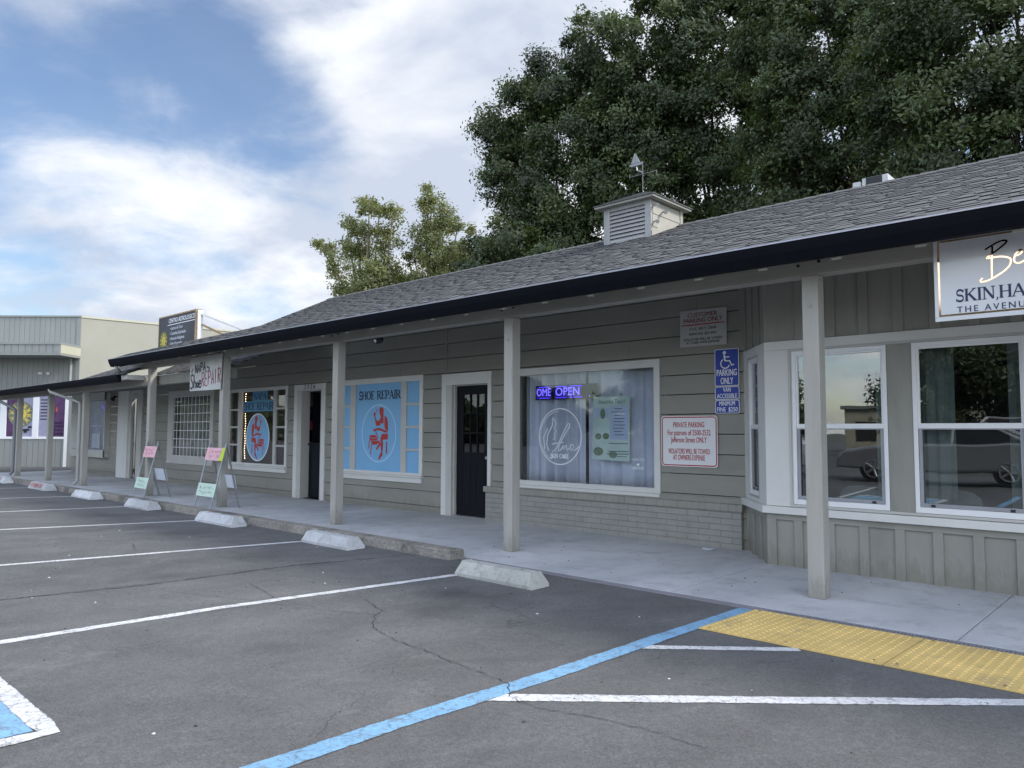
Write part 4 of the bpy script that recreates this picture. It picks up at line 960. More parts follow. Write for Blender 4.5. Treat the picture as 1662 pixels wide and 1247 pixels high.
for k in range(steps):
    q0,q1=k/steps,(k+1)/steps; zb_=ct+.034+(ap[2]-ct-.03)*q0+.010; zt_=ct+.034+(ap[2]-ct-.03)*q1
    if k==steps-1: q1=.97
    P0=[(ap[0]+(p[0]-ap[0])*(1.03-q0),ap[1]+(p[1]-ap[1])*(1.03-q0),zb_) for p in a]; P1=[(ap[0]+(p[0]-ap[0])*(1-q1),ap[1]+(p[1]-ap[1])*(1-q1),zt_) for p in a]
    P2=[(p[0],p[1],p[2]-.014) for p in P0]
    for i in range(4):
        j=(i+1)%4; u=q0
        m.quad(P0[i],P0[j],P1[j],P1[i],[(0,u),(1-q0,u),(1-q1,u+.13),(0,u+.13)]); m.quad(P2[i],P2[j],P0[j],P0[i],[(0,0),(1,0),(1,.001),(0,.001)])
m.build('cupola_roof',SHING,CU)
# floodlights on the cupola side
for (yy,zz,hx) in ((9.08,4.66,1),(9.30,4.60,1),(9.08,4.42,1)):
    m=MB(); m.tube([(cx1,yy,zz),(cx1+.05,yy-.01,zz-.005)],.012,8); m.tube([(cx1+.045,yy-.01,zz),(cx1+.09,yy-.05,zz-.03)],[.016,.030],10); m.build('floodlight',PIPE,CU,smooth=False)
# weathervane
WV=MB(); vx,vy=ap[0],ap[1]
WV.tube([(vx,vy,4.98),(vx,vy,5.46)],.007,6); WV.tube([(vx-.19,vy-.05,5.28),(vx+.20,vy+.05,5.32)],.005,5); WV.tube([(vx+.08,vy-.17,5.26),(vx-.08,vy+.17,5.33)],.005,5)
for p in ((-.20,-.05),(.21,.05)): WV.tube([(vx+p[0],vy+p[1],5.27),(vx+p[0],vy+p[1],5.33)],.006,5)
wv=WV.build('weathervane',M('weathered_iron',(.16,.17,.17),.6),B)
m=MB(); bx,bz=vx-.12,5.50
m.prism([(bx-.085,bz+.0),(bx-.02,bz+.155),(bx-.012,bz+.0)],vy-.006,vy+.006); m.prism([(bx+.0,bz+.0),(bx-.008,bz+.145),(bx+.075,bz+.0)],vy-.005,vy+.005)
m.prism([(bx-.12,bz-.01),(bx-.09,bz-.045),(bx+.10,bz-.045),(bx+.13,bz-.01)],vy-.012,vy+.012)
m.build('sailboat',M('pale_sail_metal',(.27,.29,.31),.5),wv)
m=MB(); m.tube([(bx+.01,vy,bz-.04),(bx+.02,vy,bz-.12),(vx,vy,5.33)],.007,5); m.build('boat_bracket',STEEL,wv)
# roof equipment
UNIT=M('grey_white_metal',(.5,.51,.52),.4)
t=thing('rooftop_unit',(-3.1,10.4,4.3),'small white metal unit peeking over the ridge below the dark trees','roof unit')
m=MB(); m.box(-3.22,-2.90,10.25,10.75,4.2,4.765); m.box(-3.33,-3.235,10.22,10.6,4.2,4.725); m.build('cabinet',UNIT,t,bev=.006)
m=MB(); m.box(-3.17,-2.97,10.243,10.249,4.66,4.76); m.build('grille',INK,t)
# security camera
t=thing('security_camera',(-8.98,6.7,2.75),'black dome security camera under the porch beam between two posts','camera')
m=MB(); m.tube([(-8.98,6.72,2.92),(-8.98,6.72,2.78),(-8.98,6.72,2.74),(-8.98,6.72,2.70)],[.05,.075,.07,.03],14); m.build('dome',INK,t,smooth=True)
m=MB(); m.tube([(-8.965,6.64,2.76),(-8.96,6.66,2.72)],.018,8); m.build('lens_cover',VINYL,t)

# ------------------------------------------------------------------ annex porch
for X,w_ in ((-20.83,.14),(-23.70,.14),(-26.75,.14)):
    m=MB(); m.box(X-w_,X,6.447,6.586,0,2.38); m.build('post',POST,L,bev=.006)
m=MB(); m.box(-29.2,-13.5,6.60,6.72,2.385,2.52) if False else m.box(-29.2,-17.0,6.436,6.60,2.382,2.56); m.build('beam',BEAM,L,bev=.004)
m=MB(); m.box(-17.0,-13.45,6.64,6.78,2.40,2.60); m.build('beam',SAGE2,L,bev=.004)
m=MB(); m.box(-17.20,-16.95,6.05,6.43,2.50,2.60); m.build('rafter_end',TRIM,L,bev=.004)
ZL=2.615; zl=lambda y:ZL+.4*(y-6.0)
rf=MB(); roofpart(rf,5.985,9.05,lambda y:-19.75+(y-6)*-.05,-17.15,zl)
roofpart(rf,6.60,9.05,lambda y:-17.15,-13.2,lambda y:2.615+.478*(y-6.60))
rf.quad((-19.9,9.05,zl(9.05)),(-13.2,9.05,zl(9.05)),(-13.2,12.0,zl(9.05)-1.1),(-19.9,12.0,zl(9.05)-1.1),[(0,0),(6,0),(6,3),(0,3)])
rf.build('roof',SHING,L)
m=MB(); m.prismx([(6.0,2.59),(6.9,2.60),(6.9,2.618),(6.0,2.608)],-29.2,-19.76); m.prismx([(6.0,2.57),(8.9,3.73),(8.9,3.76),(6.0,2.60)],-19.7,-17.2); m.box(-29.2,-17.9,6.9,8.55,2.60,2.615)
m.build('roof_deck',bpy.data.materials['painted_soffit_boards'],L)
m=MB(); m.prismx([(5.985,2.45),(6.04,2.445),(6.04,2.605),(5.925,2.60),(5.93,2.57),(5.945,2.52)],-29.2,-17.2); m.build('gutter',GUTTER,L)
m=MB(); m.tube([(-22.1,6.0,2.47),(-22.06,6.02,2.40),(-21.25,6.36,2.16),(-21.05,6.42,2.10),(-21.03,6.42,1.95),(-21.03,6.42,.12),(-21.08,6.36,.04)],.042,10); m.build('downspout',PIPE,L)
m=MB(); m.tube([(-27.85,6.0,2.47),(-27.8,6.02,2.40),(-27.1,6.36,2.10),(-26.97,6.42,2.04),(-26.95,6.42,1.95),(-26.95,6.42,.12),(-27.0,6.36,.04)],.045,10); m.build('downspout',PIPEG,L)

# ------------------------------------------------------------------ signs
def plate(x0,x1,z0,z1,y,mb,r=.03,d=.003):
    P=[]
    for cx,cz,a in ((x1-r,z1-r,0),(x0+r,z1-r,90),(x0+r,z0+r,180),(x1-r,z0+r,270)):
        for k in range(5): P.append((cx+r*math.cos(R(a+22.5*k)),cz+r*math.sin(R(a+22.5*k))))
    mb.prism(P[::-1],y-d,y)
def bord(x0,x1,z0,z1,y,w,mb,r=.03):
    P=[]
    for cx,cz,a in ((x1-r,z1-r,0),(x0+r,z1-r,90),(x0+r,z0+r,180),(x1-r,z0+r,270)):
        for k in range(5): P.append((cx+r*math.cos(R(a+22.5*k)),cz+r*math.sin(R(a+22.5*k))))
    mb.ribbon(P,w,y,.0008,True)
ys=8.505
t=thing('parking_sign',(-4.62,ys,2.49),'grey metal sign with maroon heading above the private parking sign','sign')
m=MB(); m.prism([(-4.95,2.495),(-4.30,2.49),(-4.295,2.955),(-4.945,2.965)],ys-.003,ys); m.build('plate',SGREY,t)
ty=ys-.0035
merge([text('CUSTOMER',-4.63,2.893,.080,ty,MAROON,t,bold=.014,width=.415),text('PARKING ONLY',-4.625,2.824,.080,ty,MAROON,t,bold=.014,width=.54)])
m=MB(); m.box(-4.92,-4.325,ty-.001,ty,2.765,2.778); m.build('red_bar',SRED,t)
merge([text(a_,-4.625,z_,.044,ty,INK,t,bold=.022,width=w_) for a_,z_,w_ in (('C.V.C. SECT. 22658',2.716,.37),('NAPA P.D. 257-4451',2.65,.38),('VIOLATORS WILL BE TOWED',2.582,.54),('AT THEIR OWN EXPENSE',2.540,.46))])
m=MB()
for a,bb in ((-4.925,2.94),(-4.32,2.935),(-4.925,2.515),(-4.325,2.512)): m.disc(a,bb,.009,.009,ty,.002,10)
m.build('screws',STEEL,t)
t=thing('accessible_parking_sign',(-4.3,ys,1.63),'blue and white wheelchair parking sign in three stacked plates','sign')
yf=ys-.004
for z0_,z1_ in ((1.972,2.432),(1.806,1.966),(1.635,1.800)):
    m=MB(); plate(-4.465,-4.142,z0_,z1_,yf,m,.025); m.build('plate',VINYL,t)
    m=MB(); plate(-4.456,-4.151,z0_+.008,z1_-.008,yf-.0035,m,.02,.0012); m.build('blue_face',SBLUE,t)
yt=yf-.005
m=MB(); m.disc(-4.33,2.385,.022,.022,yt,.001,16); m.ribbon([(-4.335,2.36),(-4.325,2.285)],.020,yt-.0002,.001); m.ribbon([(-4.33,2.33),(-4.265,2.33)],.014,yt-.0004,.001)
m.ribbon([(-4.325,2.285),(-4.262,2.28),(-4.235,2.225),(-4.205,2.238)],.016,yt-.0006,.001); m.ribbon(arc(-4.322,2.25,.058,.058,120,340,20),.014,yt-.0008,.001)
m.build('wheelchair_symbol',VWHITE,t)
merge([text(a_,-4.303,z_,h_,yt,VWHITE,t,bold=.013,width=w_) for a_,z_,h_,w_ in (('PARKING',2.134,.115,.265),('ONLY',2.032,.115,.165),('VAN',1.924,.078,.10),('ACCESSIBLE',1.848,.078,.265),('MINIMUM',1.755,.078,.205),('FINE  $250',1.682,.078,.268))])
t=thing('private_parking_sign',(-4.84,ys,.97),'white private parking sign with red border right of the picture window','sign')
m=MB(); plate(-5.24,-4.437,.965,1.612,yf-.002,m,.04); m.build('plate',WHITE,t)
m=MB(); bord(-5.222,-4.455,.983,1.594,yf-.0055,.014,m,.035); m.build('border',SRED,t)
ty=yf-.0055
merge([text(s_,-4.838,z_,sz,ty,SRED,t,width=w_,bold=.011) for s_,z_,sz,w_ in (('PRIVATE PARKING',1.495,.098,.44),('For patrons of 2500-2532',1.394,.100,.61),('Jefferson Street ONLY',1.303,.100,.51),('VIOLATORS WILL BE TOWED',1.158,.095,.59),('AT OWNERS EXPENSE',1.078,.095,.455))])
# shoe repair board
t=thing('hanging_sign',(-13.98,6.41,2.2),'hand painted white board reading Shoe Repair hung from the porch beam','sign')
m=MB(); m.prism([(-14.63,2.175),(-13.34,2.17),(-13.30,2.835),(-14.655,2.83)],6.405,6.42); m.build('board',M('aged_white_board',(.50,.51,.50),.6,.12,2),t)
yy=6.4045
def stro(strokes,w_,mat,name,t,y=yy,jit=0):
    m=MB()
    for i,s_ in enumerate(strokes): m.ribbon(s_,w_,y-.0004*i,.0015)
    m.build(name,mat,t)
def H(c,x,z,w_,h_):
    F={'N':[[(0,0),(0,1)],[(0,1),(1,0)],[(1,0),(1,1)]],'A':[[(0,0),(.5,1),(1,0)],[(.2,.35),(.8,.35)]],'P':[[(0,0),(0,1)],[(0,1),(.8,.95),(1,.75),(.8,.55),(0,.5)]],
       'R':[[(0,0),(0,1)],[(0,1),(.8,.95),(1,.75),(.8,.55),(0,.5)],[(.3,.5),(1,0)]],'E':[[(1,1),(0,1),(0,0),(1,0)],[(0,.5),(.8,.5)]],'I':[[(.5,0),(.5,1)]],
       'S':[[(1,.85),(.6,1),(.1,.85),(.15,.65),(.8,.4),(.9,.15),(.5,0),(0,.12)]],'h':[[(0,0),(0,1)],[(0,.35),(.5,.5),(1,.35),(1,0)]],'o':[[(.5,.0),(0,.2),(.1,.42),(.5,.5),(.95,.4),(1,.15),(.5,0)]],'e':[[(0,.25),(1,.3),(.8,.5),(.3,.5),(0,.3),(.1,.05),(.6,0),(1,.08)]]}
    return [[(x+a*w_,z+b*h_) for a,b in s_] for s_ in F[c]]
S=[]; 
for i,c in enumerate('NAPA'): S+=H(c,-14.41+i*.118,2.515+i*.012,.085,.17)
stro(S,.034,INK,'lettering',t)
S=H('S',-14.60,2.215,.115,.29)+H('h',-14.45,2.225,.085,.26)+H('o',-14.33,2.235,.06,.20)+H('e',-14.235,2.235,.09,.26)
stro(S,.040,INK,'lettering',t)
S=[]
for i,c in enumerate('REPAIR'): S+=H(c,-14.11+i*.135,2.25+i*.010,.095 if c!='I' else .05,.27)
stro(S,.026,M('faded_maroon_paint',(.24,.055,.08),.6),'lettering',t)
m=MB(); m.prism([(-14.585,2.56),(-14.50,2.63),(-14.50,2.59),(-14.565,2.53)],yy-.002,yy); m.prism([(-13.92,2.64),(-13.79,2.60),(-13.80,2.54),(-13.85,2.55),(-13.83,2.58),(-13.92,2.60)],yy-.002,yy); m.build('shoe_drawings',M('faded_black_paint',(.09,.09,.10),.6),t)
# beauty sign
t=thing('hanging_sign',(-.8,6.4,2.2),'glossy white beauty sign with gold border hung from the beam at the right edge','sign')
sx0,sx1,sz0,sz1=-1.505,.20,2.258,2.915; yb_=6.41
SIGNW=M('gloss_white_acrylic',(.70,.72,.76),.12,.02,3,80,0)
m=MB(); m.box(sx0,sx1,yb_,yb_+.012,sz0,sz1); m.build('panel',SIGNW,t,bev=.002)
m=MB(); m.frame(sx0+.028,sx1-.028,sz0+.035,sz1-.035,yb_-.0025,yb_-.0002,.014,.014,.014,.014); m.build('gold_border',GOLD,t)
m=MB()
def g_(a,b): return (-1.173+(a)/12.47/1662*0+ (a-0)*.000345*1.0-.03, 0)
# Be script : pixel strokes of the photograph turned into metres (crop 12.47x, 1 px ~ 4.0 mm)
def bp(a,b): return (-1.202+a*.000318,2.956-.000373*b-.000047*a)
for i,s_ in enumerate(([(135,495),(260,415),(440,325),(560,315),(540,370),(430,460),(330,535),(210,620),(165,665),(280,650),(430,632),(560,645),(635,690),(610,800),(520,900),(380,1000),(240,1080),(120,1130),(30,1140),(30,1100),(70,1065)],
                      [(282,420),(278,520),(262,700),(256,900),(255,1060)],
                      [(740,620),(820,580),(860,520),(810,510),(730,590),(700,680),(710,740),(780,765),(880,720),(980,640),(1080,560)])):
    P=[bp(a,b) for a,b in s_]
    # smooth
    Q=[P[0]]
    for k in range(len(P)-1):
        p0,p1,p2,p3=[Vector(P[max(0,min(len(P)-1,k+j))]) for j in (-1,0,1,2)]
        for q in (.25,.5,.75,1): Q.append(tuple(.5*((2*p1)+(-p0+p2)*q+(2*p0-5*p1+4*p2-p3)*q*q+(-p0+3*p1-3*p2+p3)*q**3)))
    m.ribbon(Q,.0125,yb_-.001-.0005*i,.002)
m.build('gold_script',GOLD,t)
serif('SKIN,HAIR',-1.362,-.806,2.397,.090,yb_-.0005,NAVYINK,t,wk=.18,wt=.07)
text('THE AVENUE',-1.355,2.333,.066,yb_-.0008,NAVYINK,t,align='LEFT',width=.475,bold=.012,sp=1.35)
m=MB()
for a,bb in ((sx0+.012,sz1-.03),(sx0+.012,sz0+.03)): m.disc(a,bb,.006,.006,yb_,.002,8)
m.build('screws',STEEL,t)
# rooftop astrology sign
t=thing('rooftop_sign',(-15.95,6.7,3.25),'dark astrology centre sign propped on timber braces on the porch roof','sign')
m=MB(); m.box(-16.92,-15.10,6.69,6.70,3.12,3.865); m.build('face',M('charcoal_sign_face',(.045,.045,.055),.5,.4,1.2),t)
m=MB(); m.box(-16.93,-15.10,6.68,6.78,3.866,3.895); m.box(-15.10,-15.06,6.67,6.80,3.10,3.895); m.box(-16.95,-16.922,6.685,6.80,3.10,3.865); m.box(-16.92,-15.10,6.702,6.712,3.12,3.865); m.build('frame',WOOD,t)
m=MB(); m.box(-15.055,-15.02,6.70,6.80,3.10,3.87); m.tube([(-15.04,6.76,3.80),(-14.25,7.35,3.42)],.028,4); m.build('brace',TRIML,t)
m=MB(); m.tube([(-15.03,6.78,3.58),(-14.55,7.1,3.32)],.026,4); m.build('brace',WOOD,t)
ty=6.6895
text('CENTRO ASTROLOGICO',-15.78,3.765,.135,ty,VWHITE,t,width=1.28,bold=.02)
m=MB(); m.box(-16.48,-15.12,ty-.001,ty,3.675,3.69); m.build('rule_line',VWHITE,t)
merge([text(s_,-16.35,3.60-.112*i,.098,ty,PWHITE if i else PWHITE,t,align='LEFT',sx=.86,bold=.025) for i,s_ in enumerate(('• Lectura de Tarot','• Consultas Espirituales','• Articulos Religiosos','• Velas Preparadas','• Y mas'))])
def sunface(cx,cz,r,y,par,T=None,base=None,mirror=1):
    m=MB(T); m.disc(cx,cz,r,r,y,.002,32); m.build('emblem_disc',base,par)
    m=MB(T); m.disc(cx,cz,r*.45,r*.45,y-.003,.002,24)
    for k in range(20):
        a=2*math.pi*k/20; a2=a+.10*(1 if k%2 else -1)
        m.ribbon([(cx+r*.5*math.cos(a),cz+r*.5*math.sin(a)),(cx+r*.72*math.cos(a2),cz+r*.72*math.sin(a2)),(cx+r*.93*math.cos(a),cz+r*.93*math.sin(a))],[r*.11,r*.09,r*.02],y-.003,.002)
    m.build('sun_emblem',YELL,par)
    m=MB(T)
    for s_ in (-1,1): m.ribbon(arc(cx+s_*r*.17,cz+r*.08,r*.09,r*.05,20,160,6),r*.025,y-.006,.001)
    m.ribbon([(cx,cz+r*.12),(cx+r*.04,cz-r*.06),(cx-r*.02,cz-r*.07)],r*.025,y-.006,.001); m.ribbon(arc(cx,cz-r*.14,r*.14,r*.08,200,340,6),r*.03,y-.006,.001)
    m.build('sun_face_lines',M('brown_ink',(.10,.06,.02),.6) if 'brown_ink' not in bpy.data.materials else bpy.data.materials['brown_ink'],par)
sunface(-16.66,3.36,.21,ty,t,None,M('emblem_green',(.10,.12,.05),.6))

# ------------------------------------------------------------------ folding stands
def stand(x0,x1,y,label,papers):
    t=thing('folding_stand',((x0+x1)/2,y,0),label,'sign stand','folding sign stands on the walkway'); op=.27; H_=1.17
    for sy in (-1,1):
        for X in (x0,x1):
            m=MB(); m.box(-.022,.022,-.008,.008,0,1); 
            vs=[]
            for v in m.v: vs.append((X+v[0]+(.06 if False else 0)*1,y+sy*op*(1-v[2])+v[1],v[2]*H_))
            m.v=vs; m.build('leg',STEEL,t)
    m=MB(); 
    for X in (x0,x1): m.tube([(X-.025,y,H_-.06),(X+.025,y,H_-.06)],.010,6)
    m.build('hinge',STEEL,t)
    nn=[]
    for (sy,za,zb,mat,ext) in papers:
        fy=lambda z:y+sy*op*(1-z/H_)
        a0,a1=x0-.03-ext,x1+.03+ext; o1=sy*.010;o2=sy*.016
        m=MB(); m.hexa([(a0,fy(za)+o1,za),(a1,fy(za)+o1,za),(a1,fy(za)+o2,za),(a0,fy(za)+o2,za),(a0,fy(zb)+o1,zb),(a1,fy(zb)+o1,zb),(a1,fy(zb)+o2,zb),(a0,fy(zb)+o2,zb)])
        p=m.build('panel',mat,t)
        if sy<0:
            m=MB(); rr=random.Random(int(za*100))
            inkc=SRED if mat is PINK else M('grey_marker',(.12,.16,.14),.6) if 'grey_marker' not in bpy.data.materials else bpy.data.materials['grey_marker']
            for li in range(2):
                zc=zb-(zb-za)*(.33+.36*li); x=a0+.10
                while x<a1-.12:
                    P=[(x+rr.uniform(0,.05),zc+rr.uniform(-.03,.03)) for _ in range(3)]
                    for q,w_ in zip(P[:-1],P[1:]):
                        d_=Vector((w_[0]-q[0],w_[1]-q[1])); 
                        if d_.length<.01: continue
                        d_.normalize(); n_=Vector((-d_.y,d_.x))*.0045
                        vs=[(q[0]+n_.x,q[1]+n_.y),(q[0]-n_.x,q[1]-n_.y),(w_[0]-n_.x,w_[1]-n_.y),(w_[0]+n_.x,w_[1]+n_.y)]
                        m.add([(vx_,fy(vz_)-.020,vz_) for vx_,vz_ in vs],[(3,2,1,0)])
                    x+=.058
            m.build('handwriting',inkc,p)
    return t
stand(-16.66,-16.10,6.43,'left folding metal stand with pink card above a pale green card',[(-1,.84,1.07,PINK,.0),(-1,.20,.42,PGREEN,0),(1,.35,.60,PWHITE,0)])
s2=stand(-13.62,-12.98,6.38,'right folding metal stand with pink and lime card above a white card',[(-1,.86,1.09,PINK,.0),(-1,.22,.45,PGREEN,0),(1,.36,.60,PWHITE,0)])
m=MB(); fy=lambda z:6.38-.27*(1-z/1.17)-.022; m.add([(-13.10,fy(.86),.86),(-12.94,fy(.855),.855),(-12.93,fy(1.09),1.09),(-13.03,fy(1.10),1.10)],[(0,1,2,3)]); m.build('lime_card',PLIME,s2)
# paper scrap + pebbles
m=MB(); m.add([(-4.50,8.18,.004),(-4.38,8.16,.004),(-4.34,8.22,.03),(-4.44,8.26,.012),(-4.52,8.24,.02)],[(0,1,2,3,4)]); tag(m.build('paper_scrap',PWHITE),'crumpled white scrap of paper on the walkway by the brick wall','litter')
m=MB(); random.seed(21)
for k in range(160):
    x,y=random.uniform(-12,-.5),random.uniform(1.0,5.5); r_=random.uniform(.004,.011); z=zA(y)
    if k<30: x,y=random.uniform(-6.5,.3),random.uniform(6.0,8.0); z=0;r_*=1.1
    vs=[(x+r_*random.uniform(.6,1.3)*math.cos(a_),y+r_*random.uniform(.6,1.3)*math.sin(a_),z) for a_ in (0,1.3,2.6,3.9,5.2)]+[(x,y,z+r_*.7)]
    m.add(vs,[(i,(i+1)%5,5) for i in range(5)])
tag(m.build('grit',M('dark_grit',(.05,.045,.04),.9,.5,30)),'scattered dark grit and leaf bits on asphalt and walkway','litter',kind='stuff')
m=MB()
for k in range(26):
    x,y=random.uniform(-11,-.8),random.uniform(1.0,5.2); r_=random.uniform(.005,.012); z=zA(y)
    vs=[(x+r_*random.uniform(.6,1.5)*math.cos(a_),y+r_*random.uniform(.6,1.3)*math.sin(a_),z) for a_ in (0,1.3,2.6,3.9,5.2)]+[(x,y,z+r_*.5)]
    m.add(vs,[(i,(i+1)%5,5) for i in range(5)])
tag(m.build('pale_chips',M('pale_chips',(.6,.6,.58),.9)),'small pale chips scattered over the asphalt','litter',kind='stuff')

# ------------------------------------------------------------------ beige building at left
K=Vector((-32.16,9.73,0)); u=Vector((-.732,-.681,0)); nrm=Vector((.681,-.732,0))  # u: leftwards along front, nrm: towards street
TB=Matrix(((-u.x,-nrm.x,0,K.x),(-u.y,-nrm.y,0,K.y),(0,0,1,0),(0,0,0,1)))  # local x to the right along the front, y inward; corner at x=0
bb=thing('beige_building',tuple(K),'tall flat roofed beige building at the left with purple window posters','building')
Hh=5.83
def vsid(x0,x1,z0,z1,y,sp=.20):
    m=MB(TB); m.box(x0,x1,y+.012,y+.25,z0,z1); x=x0
    while x<x1-.01: m.box(x+.006,min(x+sp,x1)-.006,y,y+.012,z0+.001,z1-.001); x+=sp
    return m
vsid(-14,0,2.82,Hh,0).build('wall',GSIDE,bb)  # grey paints in the front's shade; the beige side carries its sunlight
vsid(-14,0,-.05,1.10,0,.22).build('wall',GSIDE,bb)
m=MB(TB); m.box(-14,-3.4,.05,.3,1.1,2.82); m.box(-.42,0,0,.3,1.1,2.82); m.build('wall',GSIDE,bb)
sd=Vector((.073,.997,0)); 
m=MB(); P0=K; P1=K+sd*16; 
m.hexa([tuple(P0+Vector((0,0,-.1))),tuple(P0+Vector((.02,0,-.1))),tuple(P1+Vector((.02,0,-.1))),tuple(P1+Vector((-8,0,-.1))),(P0.x,P0.y,Hh),(P0.x+.02,P0.y,Hh),(P1.x+.02,P1.y,Hh),(P1.x-8,P1.y,Hh)]); m.build('side_wall',BEIGE,bb)
m=MB(); a,bq_=P0+Vector((.03,-.01,0)),P1+Vector((.03,0,0)); m.hexa([(a.x-.12,a.y,Hh-.02),(a.x+.02,a.y,Hh-.02),(bq_.x+.02,bq_.y,Hh-.02),(bq_.x-.12,bq_.y,Hh-.02),(a.x-.12,a.y,Hh+.06),(a.x+.02,a.y,Hh+.06),(bq_.x+.02,bq_.y,Hh+.06),(bq_.x-.12,bq_.y,Hh+.06)]); m.build('parapet_cap',BEIGEL,bb)
m=MB(TB); m.box(-14,.02,-.04,.2,Hh,Hh+.06); m.box(-.14,.01,-.02,.0,-.05,Hh-.01); m.build('parapet_cap',GSIDE,bb)
m=MB(TB); m.box(-14,.03,-1.3,-.001,4.24,4.62); 
cn=m.build('canopy',GSIDE,bb)
m=MB(TB); m.box(-14,.04,-1.34,-.0,4.60,4.68); m.box(-14,.04,-1.33,0,4.20,4.27); x=-14
while x<0: m.box(x,x+.22,-1.315,-1.30,4.28,4.595); x+=.26
m.build('canopy_trim',GSIDE,cn)
m=MB(TB); m.box(.031,.045,-1.30,-.01,4.28,4.595); m.build('canopy_end',BEIGEL,cn)  # sunlight on the end face painted in as a cream panel
m=MB(TB); m.tube([(-.30,-.06,4.2),(-.30,-.06,3.0),(-.34,-.10,2.9)],.05,8); m.build('downspout',PIPE,bb)
m=MB(TB); m.box(-3.4,-.42,-.03,.02,1.06,1.15); m.box(-3.4,-.42,-.03,.02,2.74,2.84); m.box(-.47,-.36,-.035,.02,-.02,2.74); m.box(-3.0,-2.75,-.03,.02,1.15,2.74); m.box(-1.72,-1.50,-.03,.02,1.15,2.74); m.build('window_trim',VINYL,bb)
for x0_,x1_,mt in ((-3.4,-3.0,MAG),(-2.75,-2.30,PURP),(-2.30,-1.72,LILAC),(-1.50,-1.02,LILAC),(-1.02,-.47,PURP)):
    m=MB(TB); m.box(x0_,x1_,.01,.03,1.15,2.74); m.build('window_poster',mt,bb)
def tt(o): return o
class _: pass
def sunfaceT(cx,cz,r):
    g0=M('emblem_grey',(.16,.17,.14),.6) if 'emblem_grey' not in bpy.data.materials else bpy.data.materials['emblem_grey']
    sunface(cx,cz,r,.005,bb,TB,g0)
sunfaceT(-2.20,2.02,.50); sunfaceT(-3.42,2.02,.42)
m=MB(TB); m.box(-2.35,-1.85,-.002,.001,1.38,1.45); m.disc(-2.0,1.36,.07,.07,.001,.003,12); m.box(-1.9,-1.75,-.002,.001,1.48,1.56)
for k in range(7): m.box(-1.44,-1.16+.03*math.sin(k*3),-.002,.001,2.56-k*.125,2.60-k*.125)
m.build('poster_text',INK,bb)
m=MB(TB)
for k in range(4): m.box(-.95,-.55+.03*math.sin(k*2),-.002,.001,1.66-k*.14,1.72-k*.14)
m.build('poster_text',M('dark_purple_ink',(.03,.0,.05),.6),bb)
m=MB(TB); m.disc(-.98,2.15,.10,.16,.001,.003,14); m.disc(-.93,2.38,.05,.06,.001,.003,12); m.disc(-.80,2.2,.05,.1,.001,.003,12); m.build('poster_figure',M('poster_orange_red',(.35,.07,.05),.6,.4,15),bb)
m=MB(TB); m.tube([(-1.55,-.04,3.62),(-1.40,-.06,3.60)],.04,8); m.tube([(-1.25,-.04,3.64),(-1.15,-.10,3.60)],[.03,.06],8); m.build('floodlight',VINYL,bb)

# ------------------------------------------------------------------ trees
def leaves(lobes,n_per,size,seed,mat,name,par,shell=.5,clump=.30,flat=.75):
    r=np.random.default_rng(seed); ctr=[];nor=[];sh=[]
    for (x,y,z,rad) in lobes:
        nc=int(max(10,20*(rad/1.0)**2)); nl=int(n_per*(rad/1.1)**2/nc)
        d=r.normal(size=(nc,3)); d/=np.linalg.norm(d,axis=1)[:,None]
        rr=rad*(shell+(1.08-shell)*r.random(nc)**.6)
        cc=np.array([x,y,z])+d*rr[:,None]*np.array([1,1.1,1])
        cs=clump*rad**.5*(.6+.8*r.random(nc))
        p=r.normal(size=(nc,nl,3))*.62; p=p*cs[:,None,None]*np.array([1,1,flat])+cc[:,None,:]
        ctr.append(p.reshape(-1,3)); nor.append(np.repeat(d,nl,axis=0)); sh.append(np.repeat(r.beta(1.5,1.8,nc),nl))
    ctr=np.concatenate(ctr);nor=np.concatenate(nor);sh=np.concatenate(sh);N=len(ctr)
    n=nor*.9+r.normal(size=(N,3))*.55+np.array([0,0,.35]); n/=np.linalg.norm(n,axis=1)[:,None]
    a=np.cross(n,r.normal(size=(N,3))); a/=np.linalg.norm(a,axis=1)[:,None]; b=np.cross(n,a)
    s=size*(.6+.8*r.random(N))[:,None]
    V=np.stack([ctr-a*s*.55,ctr-b*s*.26+n*s*.05,ctr+a*s*.55,ctr+b*s*.26+n*s*.05],1).reshape(-1,3)
    me=bpy.data.meshes.new(name); me.vertices.add(4*N); me.vertices.foreach_set('co',V.ravel().astype(np.float32))
    me.loops.add(4*N); me.loops.foreach_set('vertex_index',np.arange(4*N,dtype=np.int32)); me.polygons.add(N)
    me.polygons.foreach_set('loop_start',np.arange(0,4*N,4,dtype=np.int32)); me.polygons.foreach_set('loop_total',np.full(N,4,dtype=np.int32))
    me.update(calc_edges=True)
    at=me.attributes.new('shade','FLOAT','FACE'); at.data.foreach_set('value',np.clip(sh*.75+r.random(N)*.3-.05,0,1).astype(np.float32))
    me.materials.append(mat); o=bpy.data.objects.new(name,me); C.objects.link(o); parent(o,par); return o
